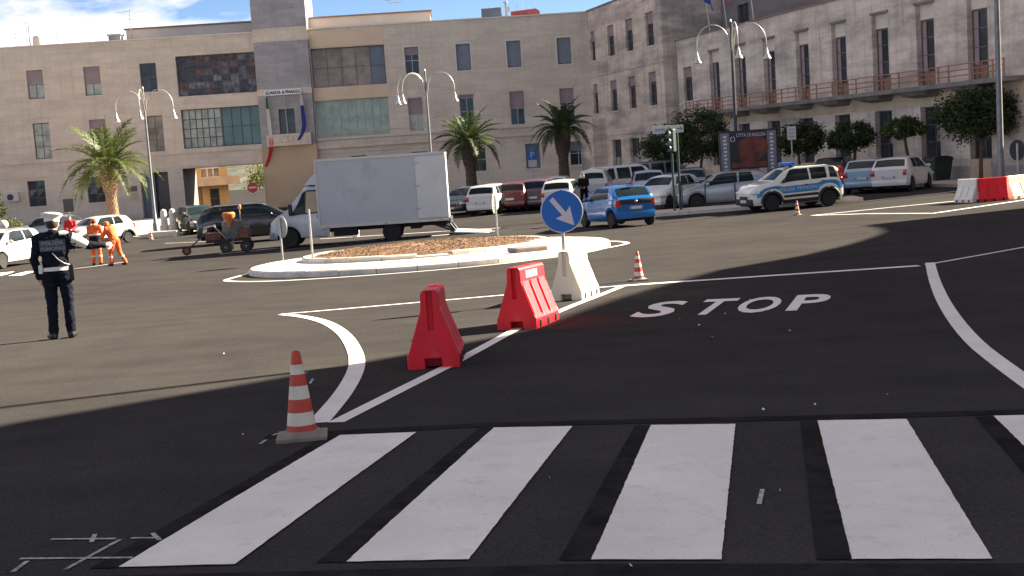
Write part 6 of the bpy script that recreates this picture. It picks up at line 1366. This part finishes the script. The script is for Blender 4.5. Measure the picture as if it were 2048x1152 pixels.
# ------------------------------------------------------------------ people
def person(name, label, x, y, hd, J, mats, voxel=0.012, group=None, extra=None, sc=1.0, hair='hair'):
    """J: joints in metres, x to the person's right when seen from behind, y forward, z up"""
    t = thing(name, label, 'person', (x, y, g(x, y)), hd - PI/2, group); t.scale = (sc,)*3
    prim = []
    def cap(a, c, r0, r1, m): prim.append(('c', Vector(a), Vector(c), r0, r1, m))
    def el(c, r, m): prim.append(('e', Vector(c), r, None, None, m))
    V = {k: Vector(v) for k, v in J.items()}
    top, leg, shoe, skin = 0, 1, 2, 3
    ch, pe, nk, hdp = V['chest'], V['pelvis'], V['neck'], V['head']
    el(ch, (0.205, 0.135, 0.22), top); el(ch + Vector((0,0.01,0.10)), (0.20, 0.115, 0.13), top); el((ch+pe)/2 + Vector((0,0.01,-0.02)), (0.180, 0.130, 0.22), top); el(pe + Vector((0,0,0.03)), (0.185, 0.135, 0.14), top if 'long' in J else leg)
    for s, k in ((-1, 'l'), (1, 'r')):
        sh, eb, wr = V[k+'sh'], V[k+'el'], V[k+'wr']; hp, kn, an = V[k+'hip'], V[k+'kn'], V[k+'an']
        cap(ch + Vector((s*0.08,0,0.14)), sh, 0.095, 0.085, top); cap(sh, eb, 0.075, 0.058, top); cap(eb, wr, 0.058, 0.046, top)
        d = (wr-eb).normalized(); pal = wr + d*0.07; sd = Vector((s,0,0)); sd = (sd - d*sd.dot(d)); sd = sd.normalized() if sd.length > 0.2 else Vector((0,1,0)); up_ = d.cross(sd)
        cap(wr - d*0.01, pal, 0.030, 0.034, skin)
        for i in range(4):
            o = pal + up_*(0.027*(i-1.5)); ln = (0.072, 0.082, 0.078, 0.060)[i]; k1 = o + d*ln*0.55 - sd*0.004; cap(o, k1, 0.0105, 0.010, skin); cap(k1, k1 + (d*0.8-sd*0.5).normalized()*ln*0.5, 0.010, 0.0085, skin)
        cap(wr + d*0.015 + up_*0.02, wr + d*0.06 + up_*0.058, 0.013, 0.011, skin); cap(wr + d*0.06 + up_*0.058, wr + d*0.095 + up_*0.062 - sd*0.01, 0.011, 0.009, skin)
        cap(pe + Vector((s*0.09,0,-0.02)), hp, 0.115, 0.112, leg); cap(hp, kn, 0.104, 0.075, leg); cap(kn, an + Vector((0,0,0.02)), 0.076, 0.066, leg)
        ft = V.get(k+'toe', an + Vector((0,0.17,0))); fd = (ft-an); fd.z = 0
        cap(Vector((an.x, an.y-0.02, 0.055)), Vector((an.x, an.y, 0)) + fd*0.9 + Vector((0,0,0.042)), 0.055, 0.042, shoe); cap(Vector((an.x, an.y-0.02, 0.045)), an + Vector((0,0,0.02)), 0.055, 0.056, shoe)
    cap(ch + Vector((0,0,0.2)), nk, 0.075, 0.058, top); cap(nk, hdp + Vector((0,0,-0.06)), 0.056, 0.055, skin)
    fdir = V.get('look', Vector((0,1,0))); fdir.z = 0; fdir.normalize(); sdv = Vector((fdir.y, -fdir.x, 0))
    el(hdp, (0.078, 0.095, 0.118), skin); cap(hdp + fdir*0.05 - Vector((0,0,0.07)), hdp + fdir*0.065 - Vector((0,0,0.085)), 0.045, 0.038, skin); cap(hdp + fdir*0.09 + Vector((0,0,0.01)), hdp + fdir*0.112 - Vector((0,0,0.022)), 0.012, 0.015, skin)
    for s in (-1, 1): cap(hdp + sdv*s*0.078 + Vector((0,0,0.012)), hdp + sdv*s*0.083 - Vector((0,0,0.028)), 0.014, 0.010, skin)
    b = MB()
    for p_ in prim:
        if p_[0] == 'e': b.ell(p_[1], p_[2], 20, 14)
        else:
            _, a, c, r0, r1, _m = p_; b.tube([a, c], [r0, r1], 14); b.ell(a, (r0,)*3, 14, 10); b.ell(c, (r1,)*3, 14, 10)
    tmp = b.build('tmp', mats[0], fix=False); md = tmp.modifiers.new('r', 'REMESH'); md.mode = 'VOXEL'; md.voxel_size = voxel; md.use_smooth_shade = True
    ms = tmp.modifiers.new('s', 'SMOOTH'); ms.factor = 0.5; ms.iterations = 3
    bpy.context.view_layer.update(); me = bpy.data.meshes.new_from_object(tmp.evaluated_get(bpy.context.evaluated_depsgraph_get())); bpy.data.objects.remove(tmp)
    me.materials.clear()
    for m_ in mats: me.materials.append(m_)
    def dist(p, q):
        if q[0] == 'e':
            d = p-q[1]; r = q[2]; l = math.sqrt((d.x/r[0])**2+(d.y/r[1])**2+(d.z/r[2])**2); return (l-1)*min(r)
        a, c = q[1], q[2]; ac = c-a; h = max(0, min(1, (p-a).dot(ac)/max(1e-9, ac.length_squared))); return (p-a-ac*h).length - (q[3]+(q[4]-q[3])*h)
    for f_ in me.polygons:
        p = f_.center; f_.material_index = min(prim, key=lambda q: dist(p, q))[5]; f_.use_smooth = True
    from mathutils import noise as mn
    cloth = {}
    for f_ in me.polygons:
        for vi in f_.vertices: cloth[vi] = cloth.get(vi, True) and f_.material_index in (0, 1)
    nrm_ = [v.normal.copy() for v in me.vertices]
    for v in me.vertices:
        if cloth.get(v.index): v.co += nrm_[v.index]*(0.011*mn.noise(Vector((v.co.x*9, v.co.y*9, v.co.z*16))) + 0.008*mn.noise(Vector((v.co.x*22, v.co.y*22, v.co.z*30+5))))
    me.name = 'body'; o = bpy.data.objects.new('body', me); COL.objects.link(o); o.parent = t
    b = MB(); b.ell(hdp + Vector((0,-0.012,0.018)) - fdir*0.0, (0.084, 0.098, 0.112), 18, 12)
    keep = MB()
    for f_, m_ in zip(b.f, b.m):
        c = sum((Vector(b.v[i]) for i in f_), Vector())/len(f_) - hdp
        if c.dot(fdir) < 0.035 + max(0, c.z-0.02)*0.9 and c.z > -0.06 or c.z > 0.075: keep.add([b.v[i] for i in f_], [tuple(range(len(f_)))])
    hr_ = keep.build('hair', M[hair], t, True, 180)
    # eyes and mouth
    b = MB()
    for s in (-1, 1): b.ell(hdp + fdir*0.086 + sdv*s*0.032 + Vector((0,0,0.012)), (0.012,0.012,0.008), 8, 6)
    b.build('eyes', M['black_shoe'], t); b = MB(); b.ell(hdp + fdir*0.092 - Vector((0,0,0.055)), (0.022,0.012,0.006), 8, 6); b.build('mouth', M['sign_red'], t)
    return t, V
# traffic officer seen from behind, right arm stretched out
po = gp(127, 677)
JO = dict(pelvis=(0.0,0,0.93), chest=(-0.005,0.0,1.27), neck=(-0.005,0.02,1.50), head=(0.0,0.045,1.60), look=(-0.15,1,0),
  lsh=(-0.205,0,1.40), lel=(-0.275,-0.03,1.13), lwr=(-0.235,0.03,0.88), rsh=(0.195,0.0,1.40), rel=(0.43,0.06,1.27), rwr=(0.64,0.16,1.25),
  lhip=(-0.095,0,0.86), lkn=(-0.105,0.015,0.49), lan=(-0.115,-0.02,0.09), ltoe=(-0.19,0.11,0.05), rhip=(0.10,0,0.86), rkn=(0.11,0.02,0.49), ran=(0.115,0.02,0.09), rtoe=(0.15,0.19,0.05), long=1 and (0,0,0))
off_, V = person('person', 'officer in navy uniform and white cap seen from behind with one arm out', po.x, po.y, R(104), JO, [M['navy'], M['navy'], M['black_shoe'], M['skin']], 0.010, sc=0.975)
hp_ = V['head']
b = MB(); n = 28; Mc = trm(hp_.x, hp_.y, hp_.z+0.055) @ rotm('Y', R(5)) @ rotm('X', R(-7)); b.lathe([(0.100,-0.025),(0.102,0.03),(0.135,0.055),(0.148,0.075),(0.138,0.092),(0.10,0.105),(0.0,0.112)], n, (0,0,0), 0, Mc); cp = b.build('cap', M['white_cloth'], off_, True, 60)
b = MB(); b.lathe([(0.103,-0.02),(0.1045,0.012)], n, (0,0,0), 0, Mc); b.build('cap_band', M['white_cloth'], cp, True); b = MB(); vs = []
for j in range(2):
    for i in range(11): a = PI*(0.18+0.64*i/10); r = 0.10+0.075*j*math.sin(PI*i/10); vs.append(Mc @ Vector((r*math.cos(a), r*math.sin(a), -0.015-0.02*j)))
b.add(vs, [(i,i+1,12+i,11+i) for i in range(10)]); b.build('peak', M['black_shoe'], cp, fix=False)
b = MB(); bz = 0.985; ring = []
for i in range(29): a = 2*PI*i/28; ring.append((math.cos(a), math.sin(a)))
vs = [(0.193*c_, 0.142*s_+0.005, bz+dz) for dz in (-0.026, 0.026) for c_, s_ in ring] + [(0.198*c_, 0.147*s_+0.005, bz+dz) for dz in (-0.026, 0.026) for c_, s_ in ring]
b.add(vs, [(i,i+1,29+i+1,29+i) for i in range(28)] + [(58+i,58+29+i,58+29+i+1,58+i+1) for i in range(28)] + [(29+i,29+i+1,87+i+1,87+i) for i in range(28)] + [(i,58+i,58+i+1,i+1) for i in range(28)]); b.build('belt', M['white_cloth'], off_, True, 40)
b = MB(); b.bbox((0.17,-0.07,0.80),(0.235,0.06,1.03),0.02); b.build('holster', M['black_shoe'], off_, True)
b = MB(); b.bbox((-0.225,-0.10,0.93),(-0.17,-0.02,1.05),0.015); b.build('pouch', M['white_cloth'], off_, True)
sh, eb, wr = V['rsh'], V['rel'], V['rwr']
b = MB(); b.tube([sh.lerp(eb,0.12)+Vector((0,0,0.012)), sh.lerp(eb,0.5)+Vector((0,0,0.01)), sh.lerp(eb,0.98)], [0.083,0.077,0.064], 16, caps=False); b.build('painted_sun_sleeve', M['white_cloth'], off_, True)  # sunlit top of the navy sleeve, painted as a white tube
b = MB(); b.tube([Vector((0.09,-0.085,1.47)), Vector((0.15,-0.06,1.475)), Vector((0.19,-0.02,1.46))], 0.03, 8); b.build('epaulette', M['white_cloth'], off_, True)
def on_back(x, z):
    return -0.142 + 0.35*x*x*1.2 + 0.02*abs(z-1.29)
def back_text(txt, z, size, w):
    vs, fs = text_geo(txt, size, 0.0); xm = max(abs(v[0]) for v in vs); b = MB(); out = []
    for v in vs: x = v[0]/xm*w/2; out.append((x-0.005, on_back(x, z)-0.012, z+v[1]))
    b.add(out, fs); b.build('lettering', M['print_grey'], off_, fix=False)
b = MB(); vs = []
for j in range(5):
    for i in range(13): x = -0.17+0.34*i/12; z = 1.235+0.155*j/4; vs.append((x-0.005, on_back(x, z)-0.004, z))
b.add(vs, [(j*13+i, j*13+i+1, (j+1)*13+i+1, (j+1)*13+i) for j in range(4) for i in range(12)]); b.build('back_panel', pm('dark_reflective_panel', (0.05,0.055,0.075), 0.5, var=0.3, scale=25), off_, True, 180, fix=False)
back_text('POLIZIA', 1.325, 0.068, 0.29); back_text('MUNICIPALE', 1.25, 0.062, 0.32)
b = MB(); b.tube([(-0.02,-0.152,1.21),(0.05,-0.157,1.12),(0.12,-0.142,1.06),(0.185,-0.08,1.03)], 0.008, 6); b.build('cord', M['print_grey'], off_)
# two workers in orange, one bending, and a third head behind the officer
JW = dict(pelvis=(0,0,0.92), chest=(0,0.03,1.25), neck=(0,0.06,1.47), head=(0,0.10,1.57), look=(0.2,1,0), lsh=(-0.19,0.02,1.38), lel=(-0.24,0.05,1.12), lwr=(-0.10,0.26,1.02), rsh=(0.19,0.02,1.38), rel=(0.25,0.08,1.13), rwr=(0.12,0.28,1.04),
  lhip=(-0.10,0,0.86), lkn=(-0.11,0.02,0.48), lan=(-0.12,0,0.09), rhip=(0.10,0,0.86), rkn=(0.115,0.03,0.48), ran=(0.13,0.0,0.09), long=(0,0,0))
p = gp(195, 530); w1, V1 = person('person', 'worker in orange jacket with a dark lower half, left of the two', p.x, p.y, R(95), JW, [M['orange'], M['orange'], M['black_shoe'], M['skin']], 0.016)
b = MB(); b.lathe([(0.205,0.80),(0.215,0.95),(0.205,1.06),(0.19,1.07)], 20, (0,0.01,0), 0, Matrix.Diagonal((1,0.78,1,1))); b.build('jacket_skirt', M['navy'], w1, True)
b = MB(); b.lathe([(0.213,1.10),(0.213,1.15)], 20, (0,0.02,0), 0, Matrix.Diagonal((1,0.74,1,1))); b.build('reflective_band', M['reflect'], w1, True)
b = MB(); b.lathe([(0.105,-0.02),(0.102,0.05),(0.07,0.105),(0,0.125)], 16, (V1['head'].x, V1['head'].y, V1['head'].z+0.02)); b.build('hood', M['orange'], w1, True)
for s in (-1, 1): b = MB(); b.lathe([(0.088,0.30),(0.090,0.36)], 14, (s*0.118,0.012,0)); b.build('reflective_band', M['reflect'], w1, True)
JW2 = dict(pelvis=(0,-0.05,0.90), chest=(0.02,0.12,1.20), neck=(0.03,0.26,1.38), head=(0.035,0.34,1.45), look=(-0.3,1,0), lsh=(-0.17,0.15,1.32), lel=(-0.26,0.22,1.08), lwr=(-0.22,0.42,0.95), rsh=(0.20,0.15,1.32), rel=(0.25,0.16,1.05), rwr=(0.20,0.20,0.85),
  lhip=(-0.10,-0.04,0.84), lkn=(-0.12,0.08,0.47), lan=(-0.15,0.04,0.09), rhip=(0.10,-0.05,0.84), rkn=(0.14,-0.10,0.47), ran=(0.20,-0.28,0.09))
p = gp(232, 531); w2_, V2 = person('person', 'worker all in orange bending over, right of the two', p.x, p.y, R(150), JW2, [M['orange'], M['orange'], M['black_shoe'], M['skin']], 0.016)
b = MB(); b.lathe([(0.105,-0.03),(0.104,0.05),(0.07,0.105),(0,0.125)], 16, V2['head'] + Vector((0,-0.01,0.02))); b.build('hood', M['orange'], w2_, True)
for s, kk in ((-1,'l'), (1,'r')): a, c = V2[kk+'kn'], V2[kk+'an']; b = MB(); b.tube([a.lerp(c,0.35), a.lerp(c,0.5)], [0.082,0.079], 14); b.build('reflective_band', M['reflect'], w2_, True)
p = gy(146, 60); w3, V3 = person('person', 'person in a red top standing by the cars behind the officer shoulder', p.x, p.y, R(-80), JW, [M['flag_red'], M['navy'], M['black_shoe'], M['skin']], 0.018)
p = gy(1170, 63.5); w4, V4 = person('person', 'person in dark clothes standing at the open white van', p.x, p.y, R(-100), JW, [M['navy'], M['navy'], M['black_shoe'], M['skin']], 0.018)
